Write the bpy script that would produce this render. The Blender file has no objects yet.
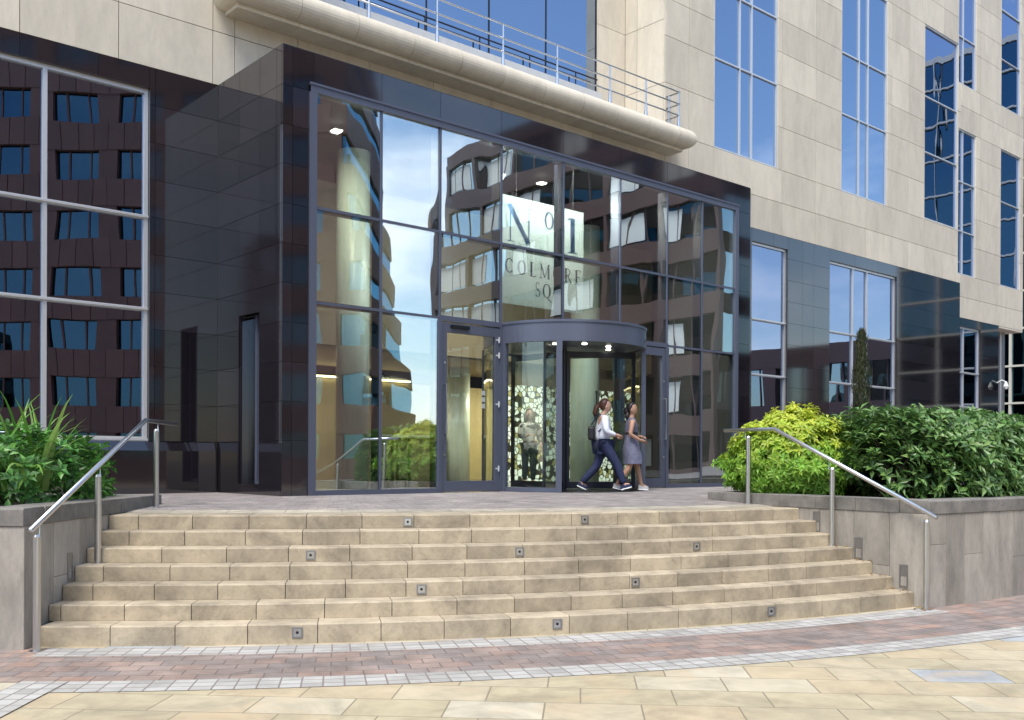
import bpy, math, random
from mathutils import Vector, Matrix
random.seed(7)
R_ = math.radians
scene = bpy.context.scene
C = scene.collection

# ---------------------------------------------------------------- camera
cam_d = bpy.data.cameras.new('camera'); cam = bpy.data.objects.new('camera', cam_d); C.objects.link(cam)
YAW = .7188
cam.location = (0, 0, 1.54)
cam.rotation_mode = 'QUATERNION'
q = (Matrix.Rotation(-YAW, 4, 'Z') @ Matrix.Rotation(math.pi/2 - .0027, 4, 'X') @ Matrix.Rotation(.0046, 4, 'Z')).to_quaternion()
cam.rotation_quaternion = q
cam_d.sensor_width = 36; cam_d.lens = 992.7234/1024*36
cam_d.shift_y = (463.6-360)/1024
cam_d.clip_end = 2000
scene.camera = cam

# ---------------------------------------------------------------- world, sun, exposure
SUN_EL, SUN_AZ_VEC = 60, (-.72, -.42)          # towards the sun, in plan
world = bpy.data.worlds.new('World'); scene.world = world; world.use_nodes = True
nt = world.node_tree; nt.nodes.clear()
def N(nt, t, **k):
    n = nt.nodes.new(t)
    for a, b in k.items():
        if a in n.inputs.keys(): n.inputs[a].default_value = b
        else: setattr(n, a, b)
    return n
out = N(nt, 'ShaderNodeOutputWorld'); bg = N(nt, 'ShaderNodeBackground', Strength=.14)
sky = N(nt, 'ShaderNodeTexSky'); sky.sky_type = 'NISHITA'; sky.sun_disc = False
sky.sun_elevation = R_(SUN_EL); sky.sun_rotation = math.atan2(SUN_AZ_VEC[0], SUN_AZ_VEC[1]); sky.air_density = 1.1; sky.dust_density = .6; sky.ozone_density = 1.6
tc = N(nt, 'ShaderNodeTexCoord')
mp = N(nt, 'ShaderNodeMapping'); mp.inputs['Scale'].default_value = (1, 1, 2.6); mp.inputs['Location'].default_value = (.35, .2, .1)
ns = N(nt, 'ShaderNodeTexNoise', Scale=2.1, Detail=9, Roughness=.56)
cr = N(nt, 'ShaderNodeValToRGB'); cr.color_ramp.elements[0].position = .47; cr.color_ramp.elements[1].position = .66
mix = N(nt, 'ShaderNodeMix', data_type='RGBA'); mix.inputs[7].default_value = (6.8, 7.1, 7.6, 1)
L = nt.links.new
L(tc.outputs['Generated'], mp.inputs[0]); L(mp.outputs[0], ns.inputs['Vector']); L(ns.outputs[0], cr.inputs[0])
sx = N(nt, 'ShaderNodeSeparateXYZ'); L(tc.outputs['Generated'], sx.inputs[0])
mr = N(nt, 'ShaderNodeMapRange'); mr.inputs[1].default_value = .25; mr.inputs[2].default_value = .75; mr.inputs[3].default_value = 1; mr.inputs[4].default_value = .35
L(sx.outputs[2], mr.inputs[0])
mm = N(nt, 'ShaderNodeMath', operation='MULTIPLY'); L(cr.outputs[0], mm.inputs[0]); L(mr.outputs[0], mm.inputs[1])
L(mm.outputs[0], mix.inputs[0]); L(sky.outputs[0], mix.inputs[6]); L(mix.outputs[2], bg.inputs[0]); L(bg.outputs[0], out.inputs[0])

sd = bpy.data.lights.new('sun', 'SUN'); sd.energy = 2.0; sd.angle = R_(24); sd.color = (1, .95, .87)
sun = bpy.data.objects.new('sun', sd); C.objects.link(sun)
hv = Vector((SUN_AZ_VEC[0], SUN_AZ_VEC[1], 0)).normalized()
sv = hv*math.cos(R_(SUN_EL)) + Vector((0, 0, math.sin(R_(SUN_EL))))
sun.rotation_euler = sv.to_track_quat('Z', 'Y').to_euler(); sun.location = sv*40
scene.view_settings.view_transform = 'Standard'; scene.view_settings.look = 'None'
scene.view_settings.exposure = 1.17; scene.view_settings.gamma = 1
scene.cycles.transparent_max_bounces = 24; scene.cycles.max_bounces = 10; scene.cycles.glossy_bounces = 5

# ---------------------------------------------------------------- helpers
class MB:
    """collects shapes that become ONE mesh object"""
    def __init__(s): s.v = []; s.f = []; s.c = []; s.uv = []
    def add(s, vs, fs, col=.5, uvs=None):
        b = len(s.v); s.v += [tuple(p) for p in vs]; s.f += [tuple(b+i for i in f) for f in fs]
        c = col if isinstance(col, tuple) else (col, col, col)
        s.c += [c]*len(vs); s.uv += uvs if uvs else [(0, 0)]*len(vs)
    def box(s, a, b, col=.5):
        x0, y0, z0 = a; x1, y1, z1 = b
        s.add([(x0,y0,z0),(x1,y0,z0),(x1,y1,z0),(x0,y1,z0),(x0,y0,z1),(x1,y0,z1),(x1,y1,z1),(x0,y1,z1)],
              [(0,3,2,1),(4,5,6,7),(0,1,5,4),(1,2,6,5),(2,3,7,6),(3,0,4,7)], col)
    def obox(s, o, u, v, w, col=.5):
        o, u, v, w = map(Vector, (o, u, v, w))
        s.add([o, o+u, o+u+v, o+v, o+w, o+u+w, o+u+v+w, o+v+w], [(0,3,2,1),(4,5,6,7),(0,1,5,4),(1,2,6,5),(2,3,7,6),(3,0,4,7)], col)
    def tube(s, a, b, r, r2=None, n=12, col=.5, cap=True):
        a, b = Vector(a), Vector(b); r2 = r if r2 is None else r2
        d = (b-a).normalized(); u = d.orthogonal().normalized(); w = d.cross(u)
        vs = []
        for p, rr in ((a, r), (b, r2)):
            for i in range(n):
                t = 2*math.pi*i/n; vs.append(p+u*rr*math.cos(t)+w*rr*math.sin(t))
        fs = [(i, (i+1) % n, n+(i+1) % n, n+i) for i in range(n)]
        if cap: fs += [tuple(reversed(range(n))), tuple(range(n, 2*n))]
        s.add(vs, fs, col)
    def path(s, pts, r, n=12, col=.5, cap=True):
        """tube along a polyline with mitred corners; r may be a list"""
        pts = [Vector(p) for p in pts]; rs = r if isinstance(r, (list, tuple)) else [r]*len(pts)
        d0 = (pts[1]-pts[0]).normalized(); ref = Vector((0, 0, 1)) if abs(d0.z) < .9 else Vector((1, 0, 0))
        vs = []
        for i, p in enumerate(pts):
            da = (p-pts[i-1]).normalized() if i else (pts[1]-p).normalized()
            db = (pts[i+1]-p).normalized() if i < len(pts)-1 else da
            d = (da+db).normalized(); k = 1/max(.3, d.dot(db))
            side = d.cross(ref).normalized(); up = side.cross(d).normalized()
            for j in range(n):
                t = 2*math.pi*j/n
                vs.append(p+side*rs[i]*math.cos(t)*k+up*rs[i]*math.sin(t))
        m = len(pts); fs = []
        for i in range(m-1):
            for j in range(n):
                fs.append((i*n+j, i*n+(j+1) % n, (i+1)*n+(j+1) % n, (i+1)*n+j))
        if cap: fs += [tuple(reversed(range(n))), tuple(range((m-1)*n, m*n))]
        s.add(vs, fs, col)
    def prism(s, poly, z0, z1, col=.5):
        n = len(poly)
        s.add([(x, y, z0) for x, y in poly]+[(x, y, z1) for x, y in poly],
              [tuple(reversed(range(n))), tuple(range(n, 2*n))]+[(i, (i+1) % n, n+(i+1) % n, n+i) for i in range(n)], col)
    def build(s, name, m, parent=None, smooth=False, bevel=0, loc=None):
        me = bpy.data.meshes.new(name)
        off = Vector(loc) if loc else Vector((0, 0, 0))
        me.from_pydata([tuple(Vector(p)-off) for p in s.v], [], s.f)
        ca = me.color_attributes.new('var', 'FLOAT_COLOR', 'POINT')
        ca.data.foreach_set('color', [x for c in s.c for x in (*c, 1)])
        ul = me.uv_layers.new(name='UVMap'); li = [0]*len(me.loops); me.loops.foreach_get('vertex_index', li)
        ul.data.foreach_set('uv', [x for i in li for x in s.uv[i]])
        me.materials.append(m)
        if smooth: me.polygons.foreach_set('use_smooth', [True]*len(me.polygons))
        me.validate(); me.update()
        o = bpy.data.objects.new(name, me); C.objects.link(o)
        o.location = off
        if parent:
            o.parent = parent
            o.location = off - world_loc(parent)
        if bevel:
            b = o.modifiers.new('bevel', 'BEVEL'); b.width = bevel; b.segments = 2; b.limit_method = 'ANGLE'
        return o
def world_loc(o):
    p = Vector(o.location)
    while o.parent: o = o.parent; p += Vector(o.location)
    return p
def empty(name, loc=(0, 0, 0)):
    o = bpy.data.objects.new(name, None); C.objects.link(o); o.location = loc; o.empty_display_size = .2; return o
def tag(o, label=None, cat=None, group=None, kind=None):
    if label: o['label'] = label
    if cat: o['category'] = cat
    if group: o['group'] = group
    if kind: o['kind'] = kind
    return o
def copy_tree(o, parent=None):
    c = o.copy(); C.objects.link(c)
    if parent: c.parent = parent
    for ch in list(o.children): copy_tree(ch, c)
    return c

# ---------------------------------------------------------------- materials
def mat(name, col, rough=.6, metal=0, ior=1.5, spec=None, var=0, noise=0, nscale=8, ncol=None, bump=0, bscale=60, coat=0, emit=None, estr=0, coords='Object', stretch=(1,1,1), nlo=.35, nhi=.65, grime=0, gscale=1.3):
    m = bpy.data.materials.new(name); m.use_nodes = True; t = m.node_tree; b = t.nodes['Principled BSDF']
    b.inputs['Roughness'].default_value = rough; b.inputs['Metallic'].default_value = metal; b.inputs['IOR'].default_value = ior
    b.inputs['Coat Weight'].default_value = coat; b.inputs['Coat Roughness'].default_value = .03
    if emit: b.inputs['Emission Color'].default_value = (*emit, 1); b.inputs['Emission Strength'].default_value = estr
    src = N(t, 'ShaderNodeRGB'); src.outputs[0].default_value = (*col, 1); cur = src.outputs[0]
    tc = N(t, 'ShaderNodeTexCoord'); mp = N(t, 'ShaderNodeMapping'); mp.inputs['Scale'].default_value = stretch
    t.links.new(tc.outputs[coords], mp.inputs[0])
    if noise:
        n = N(t, 'ShaderNodeTexNoise', Scale=nscale, Detail=6, Roughness=.6); t.links.new(mp.outputs[0], n.inputs['Vector'])
        r = N(t, 'ShaderNodeMapRange'); r.inputs[1].default_value = nlo; r.inputs[2].default_value = nhi; r.inputs[4].default_value = noise
        t.links.new(n.outputs[0], r.inputs[0])
        x = N(t, 'ShaderNodeMix', data_type='RGBA'); t.links.new(r.outputs[0], x.inputs[0]); t.links.new(cur, x.inputs[6])
        x.inputs[7].default_value = (*(ncol or [k*.6 for k in col]), 1); cur = x.outputs[2]
    if grime:
        for sc, dt, amt, lo, hi in ((gscale, 10, grime, .44, .68), (gscale*9, 8, grime*.55, .5, .72)):
            n = N(t, 'ShaderNodeTexNoise', Scale=sc, Detail=dt, Roughness=.72, Distortion=.5); t.links.new(mp.outputs[0], n.inputs['Vector'])
            r = N(t, 'ShaderNodeMapRange'); r.inputs[1].default_value = lo; r.inputs[2].default_value = hi; r.inputs[3].default_value = 1; r.inputs[4].default_value = 1-amt
            t.links.new(n.outputs[0], r.inputs[0]); x = N(t, 'ShaderNodeMix', data_type='RGBA', blend_type='MULTIPLY'); x.inputs[0].default_value = 1
            t.links.new(cur, x.inputs[6]); t.links.new(r.outputs[0], x.inputs[7]); cur = x.outputs[2]
    if var:
        a = N(t, 'ShaderNodeAttribute', attribute_name='var')
        r = N(t, 'ShaderNodeMapRange'); r.inputs[3].default_value = 1-var; r.inputs[4].default_value = 1+var
        t.links.new(a.outputs['Fac'], r.inputs[0])
        x = N(t, 'ShaderNodeMix', data_type='RGBA', blend_type='MULTIPLY'); x.inputs[0].default_value = 1
        t.links.new(cur, x.inputs[6]); t.links.new(r.outputs[0], x.inputs[7]); cur = x.outputs[2]
    t.links.new(cur, b.inputs['Base Color'])
    if bump:
        n = N(t, 'ShaderNodeTexNoise', Scale=bscale, Detail=4); t.links.new(mp.outputs[0], n.inputs['Vector'])
        bp = N(t, 'ShaderNodeBump', Strength=bump, Distance=.01); t.links.new(n.outputs[0], bp.inputs['Height']); t.links.new(bp.outputs[0], b.inputs['Normal'])
    return m
def glass(name, refl, tint=(.6,.68,.66), gcol=(.92,.96,1), wob=.0, wscale=1.0, rough=0):
    m = bpy.data.materials.new(name); m.use_nodes = True; t = m.node_tree; t.nodes.clear()
    o = N(t, 'ShaderNodeOutputMaterial'); mx = N(t, 'ShaderNodeMixShader'); tr = N(t, 'ShaderNodeBsdfTransparent'); g = N(t, 'ShaderNodeBsdfGlossy', Roughness=rough)
    tr.inputs[0].default_value = (*tint, 1); g.inputs[0].default_value = (*gcol, 1)
    lw = N(t, 'ShaderNodeLayerWeight', Blend=.5); pw = N(t, 'ShaderNodeMath', operation='POWER'); pw.inputs[1].default_value = 4; t.links.new(lw.outputs['Facing'], pw.inputs[0])
    r = N(t, 'ShaderNodeMapRange'); r.inputs[3].default_value = refl; r.inputs[4].default_value = 1
    t.links.new(pw.outputs[0], r.inputs[0]); t.links.new(r.outputs[0], mx.inputs[0])
    t.links.new(tr.outputs[0], mx.inputs[1]); t.links.new(g.outputs[0], mx.inputs[2]); t.links.new(mx.outputs[0], o.inputs[0])
    if wob:
        tc = N(t, 'ShaderNodeTexCoord'); mp = N(t, 'ShaderNodeMapping'); mp.inputs['Scale'].default_value = (1, 1, .45)
        n = N(t, 'ShaderNodeTexNoise', Scale=wscale, Detail=1.5, Roughness=.4); t.links.new(tc.outputs['Object'], mp.inputs[0]); t.links.new(mp.outputs[0], n.inputs['Vector'])
        bp = N(t, 'ShaderNodeBump', Strength=1, Distance=wob); t.links.new(n.outputs[0], bp.inputs['Height']); t.links.new(bp.outputs[0], g.inputs['Normal'])
    return m
M = {}
M['stone'] = mat('limestone', (.64,.57,.455), .75, var=.09, grime=.14, gscale=1.6, noise=.6, nscale=1.7, ncol=(.52,.465,.375), stretch=(1.6,1.6,.55), nlo=.42, nhi=.75, bump=.15, bscale=120)
M['stone_back'] = mat('joint_dark', (.05,.045,.04), .9)
M['gjoint'] = mat('granite_joint', (.10,.095,.10), .7)
M['granite'] = mat('black_granite', (.009,.008,.011), .05, ior=1.85, var=.4, noise=.8, nscale=160, ncol=(.026,.021,.026))
M['plaster'] = mat('pale_coping', (.55,.55,.54), .6, noise=.3, nscale=5)
M['frame'] = mat('grey_frame', (.095,.105,.145), .38, metal=.3)
M['frame_dark'] = mat('dark_frame', (.02,.022,.035), .35, metal=.3)
M['silver'] = mat('silver_frame', (.62,.63,.64), .35, metal=.55)
M['steel'] = mat('brushed_steel', (.60,.60,.60), .28, metal=1, noise=.3, nscale=40, ncol=(.48,.48,.48), stretch=(1,1,.1))
M['steel_dark'] = mat('worn_steel', (.32,.32,.33), .4, metal=.9)
M['gl_front'] = glass('entrance_glass', .37, (.84,.90,.87), (.88,.94,1), (.0062), 1.05)
M['gl_win'] = glass('window_glass', .42, (.18,.2,.24), (.52,.60,.80), .0035, .8)
M['gl_blue'] = glass('blue_glass', .60, (.10,.13,.2), (.46,.56,.72), .0012, .5)
M['gl_far'] = glass('far_glass', .42, (.06,.07,.12), (.5,.6,.85), .012, 1.1)
M['gl_door'] = glass('door_glass', .05, (.9,.94,.92), (.95,1,1), .002, 1)
M['gl_town'] = glass('town_glass', .45, (.05,.08,.1), (.75,.95,1), .01, .7)
M['gl_dim'] = glass('dim_town_glass', .26, (.04,.06,.09), (.20,.44,.60), .01, .7)
M['white'] = mat('white_paint', (.75,.77,.75), .5)
M['signw'] = mat('sign_board', (.86,.89,.86), .45)
_t = M['signw'].node_tree; _tl = N(_t,'ShaderNodeBsdfTranslucent'); _tl.inputs[0].default_value = (.86,.90,.87,1); _mx = N(_t,'ShaderNodeMixShader'); _mx.inputs[0].default_value = .5
_t.links.new(_t.nodes['Principled BSDF'].outputs[0], _mx.inputs[1]); _t.links.new(_tl.outputs[0], _mx.inputs[2]); _t.links.new(_mx.outputs[0], _t.nodes['Material Output'].inputs[0])
M['signink'] = mat('sign_ink', (.05,.07,.13), .5)
M['column'] = mat('pale_column', (.66,.76,.70), .35, noise=.3, nscale=3, stretch=(6,6,.4))
M['beige'] = mat('lobby_wall', (.34,.29,.15), .6, noise=.4, nscale=2, stretch=(3,3,.3))
M['taupe'] = mat('lobby_bulkhead', (.30,.25,.17), .6)
M['lobfloor'] = mat('lobby_floor', (.12,.10,.085), .15, noise=.4, nscale=1.5)
M['dark'] = mat('dark_interior', (.025,.025,.028), .8)
M['lamp'] = mat('cove_lamp', (1,.8,.4), .5, emit=(1,.78,.42), estr=5)
M['lampw'] = mat('downlight', (1,.95,.85), .5, emit=(1,.92,.8), estr=5)
M['black'] = mat('black_metal', (.012,.012,.014), .35, metal=.4)
M['step'] = mat('sandstone_step', (.46,.38,.265), .85, var=.15, grime=.42, gscale=1.9, noise=.85, nscale=3.4, ncol=(.285,.235,.165), nlo=.38, nhi=.74, bump=.25, bscale=70)
M['planter'] = mat('planter_stone', (.42,.375,.315), .8, var=.13, grime=.35, gscale=2, noise=.85, nscale=2.6, ncol=(.26,.235,.20), bump=.2, bscale=60, stretch=(1,1,.35))
M['coping'] = mat('coping_stone', (.25,.228,.20), .8, var=.12, grime=.35, gscale=3, noise=.8, nscale=4, ncol=(.13,.12,.105), bump=.25, bscale=60)
M['soil'] = mat('soil', (.03,.022,.015), .95, bump=.6, bscale=30)
M['brown_l'] = mat('brown_panels', (.155,.075,.055), .6, var=.14, noise=.4, nscale=.5)
M['brown_r'] = mat('plum_granite', (.12,.075,.07), .45, noise=.4, nscale=.5)
M['tan'] = mat('tan_stone', (.20,.15,.115), .7)
M['concrete'] = mat('pale_concrete', (.48,.47,.45), .8)

def leafmat(name, rough=.4, trans=.25):
    m = bpy.data.materials.new(name); m.use_nodes = True; t = m.node_tree; b = t.nodes['Principled BSDF']
    a = N(t, 'ShaderNodeAttribute', attribute_name='var'); t.links.new(a.outputs['Color'], b.inputs['Base Color']); b.inputs['Roughness'].default_value = rough
    tl = N(t, 'ShaderNodeBsdfTranslucent'); t.links.new(a.outputs['Color'], tl.inputs[0]); mx = N(t, 'ShaderNodeMixShader'); mx.inputs[0].default_value = trans
    t.links.new(b.outputs[0], mx.inputs[1]); t.links.new(tl.outputs[0], mx.inputs[2]); t.links.new(mx.outputs[0], t.nodes['Material Output'].inputs[0])
    return m
M['leaf_gloss'] = leafmat('glossy_leaf', .42, .25); M['leaf_soft'] = leafmat('soft_leaf', .5, .35)
M['bark'] = mat('bark', (.09,.065,.045), .9, bump=.4, bscale=40)

def brickmat(name, w, h, cols, mortar, msize=.01, off=.5, coords='UV', rot=0, rough=.8, patch=None, mott=.35, mscale=3):
    """cols: colour ramp stops (pos, rgb) looked up with a random value per block"""
    m = bpy.data.materials.new(name); m.use_nodes = True; t = m.node_tree; b = t.nodes['Principled BSDF']; b.inputs['Roughness'].default_value = rough
    tc = N(t, 'ShaderNodeTexCoord'); mp = N(t, 'ShaderNodeMapping'); mp.inputs['Rotation'].default_value = (0, 0, rot); t.links.new(tc.outputs[coords], mp.inputs[0])
    br = N(t, 'ShaderNodeTexBrick'); br.offset = off; br.squash = 1
    br.inputs['Color1'].default_value = (0,0,0,1); br.inputs['Color2'].default_value = (1,1,1,1); br.inputs['Mortar'].default_value = (.5,.5,.5,1)
    for k, v in (('Scale', 1), ('Mortar Size', msize), ('Mortar Smooth', .25), ('Bias', 0), ('Brick Width', w), ('Row Height', h)): br.inputs[k].default_value = v
    t.links.new(mp.outputs[0], br.inputs['Vector'])
    cr = N(t, 'ShaderNodeValToRGB'); cr.color_ramp.interpolation = 'CONSTANT'; e = cr.color_ramp.elements
    e[0].position = 0; e[0].color = (*cols[0][1], 1); e[1].position = cols[1][0]; e[1].color = (*cols[1][1], 1)
    for p, c in cols[2:]: x = e.new(p); x.color = (*c, 1)
    t.links.new(br.outputs['Color'], cr.inputs[0]); cur = cr.outputs[0]
    n = N(t, 'ShaderNodeTexNoise', Scale=mscale, Detail=7, Roughness=.62, Distortion=.6); t.links.new(mp.outputs[0], n.inputs['Vector'])
    r = N(t, 'ShaderNodeMapRange'); r.inputs[1].default_value = .3; r.inputs[2].default_value = .7; r.inputs[3].default_value = 1-mott; r.inputs[4].default_value = 1+mott*.6
    t.links.new(n.outputs[0], r.inputs[0]); x = N(t, 'ShaderNodeMix', data_type='RGBA', blend_type='MULTIPLY'); x.inputs[0].default_value = 1
    t.links.new(cur, x.inputs[6]); t.links.new(r.outputs[0], x.inputs[7]); cur = x.outputs[2]
    n = N(t, 'ShaderNodeTexNoise', Scale=mscale*.35, Detail=12, Roughness=.75, Distortion=.8); t.links.new(mp.outputs[0], n.inputs['Vector'])
    r = N(t, 'ShaderNodeMapRange'); r.inputs[1].default_value = .48; r.inputs[2].default_value = .72; r.inputs[3].default_value = 1; r.inputs[4].default_value = .62
    t.links.new(n.outputs[0], r.inputs[0]); x = N(t, 'ShaderNodeMix', data_type='RGBA', blend_type='MULTIPLY'); x.inputs[0].default_value = 1
    t.links.new(cur, x.inputs[6]); t.links.new(r.outputs[0], x.inputs[7]); cur = x.outputs[2]
    if patch:
        n2 = N(t, 'ShaderNodeTexNoise', Scale=1.1, Detail=3, Distortion=1.2); t.links.new(mp.outputs[0], n2.inputs['Vector'])
        r2 = N(t, 'ShaderNodeMapRange'); r2.inputs[1].default_value = .55; r2.inputs[2].default_value = .72; r2.inputs[4].default_value = .75; t.links.new(n2.outputs[0], r2.inputs[0])
        x = N(t, 'ShaderNodeMix', data_type='RGBA'); t.links.new(r2.outputs[0], x.inputs[0]); t.links.new(cur, x.inputs[6]); x.inputs[7].default_value = (*patch, 1); cur = x.outputs[2]
    x = N(t, 'ShaderNodeMix', data_type='RGBA'); t.links.new(br.outputs['Fac'], x.inputs[0]); t.links.new(cur, x.inputs[6]); x.inputs[7].default_value = (*mortar, 1)
    t.links.new(x.outputs[2], b.inputs['Base Color'])
    bp = N(t, 'ShaderNodeBump', Strength=.5, Distance=.006); bp.invert = True; t.links.new(br.outputs['Fac'], bp.inputs['Height']); t.links.new(bp.outputs[0], b.inputs['Normal'])
    return m
G_ROT = YAW+.07
M['flag'] = brickmat('sandstone_flags', .62, .43, [(0,(.43,.365,.235)),(.22,(.46,.39,.265)),(.42,(.41,.35,.23)),(.6,(.48,.42,.30)),(.8,(.45,.365,.235)),(.90,(.50,.445,.33)),(.972,(.36,.37,.37))], (.22,.185,.12), .006, .37, 'Object', G_ROT, patch=(.47,.35,.215), mott=.2)
M['brick'] = brickmat('brick_pavers', .24, .175, [(0,(.275,.215,.185)),(.2,(.305,.23,.19)),(.4,(.25,.205,.18)),(.6,(.30,.215,.175)),(.8,(.24,.20,.18)),(.94,(.33,.22,.17))], (.13,.10,.085), .006)
M['sett'] = brickmat('white_setts', .15, .12, [(0,(.42,.405,.37)),(.3,(.38,.365,.33)),(.6,(.45,.435,.40)),(.85,(.34,.325,.30))], (.20,.17,.15), .007, 0, mott=.15)
M['terr'] = brickmat('terrace_setts', .22, .11, [(0,(.25,.22,.205)),(.3,(.28,.245,.225)),(.6,(.235,.20,.19)),(.85,(.31,.27,.24))], (.15,.13,.12), .006)
M['edge'] = brickmat('terrace_edge', .6, .42, [(0,(.36,.32,.25)),(.4,(.39,.345,.265)),(.7,(.33,.29,.23))], (.2,.18,.15), .006)

def rnd(a=0, b=1): return random.uniform(a, b)

# ================================================================= SETTING: ground, bands, steps, terrace
CX, CY = 12.94, 21.36
GZ = -.03
def pol(R, deg, z=0): t = R_(deg); return (CX+R*math.cos(t), CY+R*math.sin(t), z)
def ring(mb, R0, R1, a0, a1, z, step=1.0, z1=None):
    n = max(1, int(abs(a1-a0)/step)); vs = []; uv = []
    for i in range(n+1):
        a = a0+(a1-a0)*i/n
        vs += [pol(R0, a, z), pol(R1, a, z if z1 is None else z1)]
        uv += [(R_(a)*R1+200, R0+.003), (R_(a)*R1+200, R1+.003)]
    mb.add(vs, [(2*i, 2*i+2, 2*i+3, 2*i+1)[::-1] for i in range(n)], .5, uv)
g = MB(); g.add([(-500,-500,GZ),(500,-500,GZ),(500,500,GZ),(-500,500,GZ)], [(0,1,2,3)])
tag(g.build('plaza_paving', M['flag']), kind='structure')
b = MB(); ring(b, 16.74, 17.66, -129.4, -98.9, GZ+.004); ring(b, 16.4, 17.66, -98.9, -40, GZ+.004)
# brick field left of the radial sett row
ring(b, 16.4, 45, -175, -129.4, GZ+.004); 
d0 = Vector(pol(16.74, -129.4)); 
b.add([pol(16.74,-129.4,GZ+.004), pol(17.66,-129.4,GZ+.004), pol(17.66,-127.6,GZ+.004), pol(16.74,-128.0,GZ+.004)], [(0,1,2,3)], .5, [(0,0)]*4) if False else None
tag(b.build('brick_path', M['brick']), kind='structure')
s = MB(); ring(s, 16.40, 16.74, -129.4, -98.9, GZ+.004); ring(s, 17.66, 17.99, -128.3, -40, GZ+.004)
# the double row turning away towards the viewer
p0 = Vector(pol(17.66, -128.3, GZ+.008)); dr = Vector((-.64,-.77,0)).normalized(); sdv = Vector((-dr.y, dr.x, 0))
vs = []; uv = []
for i in range(2):
    for w in (-.33, 0): p = p0+dr*(i*28)-sdv*w; vs.append(tuple(p)); uv.append((i*28+.07, w))
s.add([vs[0],vs[1],vs[3],vs[2]], [(0,1,2,3)], .5, [uv[0],uv[1],uv[3],uv[2]])
tag(s.build('sett_edging', M['sett']), kind='structure')
# brick wedge between ring end and the radial row
# steps : 7 courses of separate blocks in one mesh
AL, AR = -130.0, -98.9
SR = [14.70+.268*k for k in range(7)]
st = MB(); core = MB()
def arc_block(mb, Ro, Ri, a0, a1, z0, z1, col, ch=.012, n=3):
    """one block; nose chamfered"""
    vs = []; 
    for i in range(n+1):
        a = a0+(a1-a0)*i/n
        vs += [pol(Ro, a, z0), pol(Ro, a, z1-ch), pol(Ro-ch, a, z1), pol(Ri, a, z1), pol(Ri, a, z0)]
    fs = []
    for i in range(n):
        for j in range(5):
            k = (j+1) % 5; fs.append((i*5+j, (i+1)*5+j, (i+1)*5+k, i*5+k))
    fs += [(0,1,2,3,4), tuple(n*5+j for j in (4,3,2,1,0))]
    mb.add(vs, fs, col)
for k in range(7):
    z1 = .98-.14*k; z0 = z1-.14 if k < 6 else GZ-.02; Ro = SR[k]; Ri = (SR[k-1] if k else 14.30)-.02
    dg = math.degrees(.565/Ro); gp = math.degrees(.0035/Ro); a = AL-.3-rnd(0, .9)*dg
    while a < AR:
        e = a+dg*rnd(.93, 1.07)
        x0, x1 = max(a, AL+.02), min(e, AR-.02)
        if x1-x0 > .25: arc_block(st, Ro, Ri, x0+gp, x1-gp, z0+.002, z1, rnd())
        a = e
    ring(core, 14.2, Ro-.012, AL+.03, AR-.03, z1-.012, z1=z1-.012)
    n = 30
    vs = [pol(Ro-.012, AL+(AR-AL)*i/n, z) for i in range(n+1) for z in (z0, z1-.012)]
    core.add(vs, [(2*i,2*i+1,2*i+3,2*i+2) for i in range(n)])
steps = st.build('steps', M['step']); tag(steps, kind='structure')
tag(core.build('steps_bed', M['stone_back']), kind='structure')
# terrace, rising gently towards the doors
def tz(R): return .98+.08*min(1, max(0, (14.68-R)/2.9))
te = MB(); ed = MB()
ring(ed, 14.0, 14.30, AL, AR, tz(14.0)+.002, z1=.981)
def tring(a0, a1, Rs):
    for i in range(len(Rs)-1):
        ring(te, Rs[i+1], Rs[i], a0, a1, tz(Rs[i+1]), z1=tz(Rs[i]))
tring(AL, AR, [14.0, 13.3, 12.5, 11.78, 9, 6, 3, .01])
tring(-185, -150, [70, 40, 20, 14.0, 13.3, 12.5, 11.78, 9, 6, .01]); tring(-150, AL, [13.3, 12.5, 11.78, 9, 6, .01])
tring(AR, -58, [13.3, 12.5, 11.78, 9, 6, .01]); tring(-58, 20, [70, 40, 20, 14, 13.3, 12.5, 11.78, 9, 6, .01])
tag(te.build('terrace', M['terr']), kind='structure'); tag(ed.build('terrace_edge', M['edge']), kind='structure')

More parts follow.
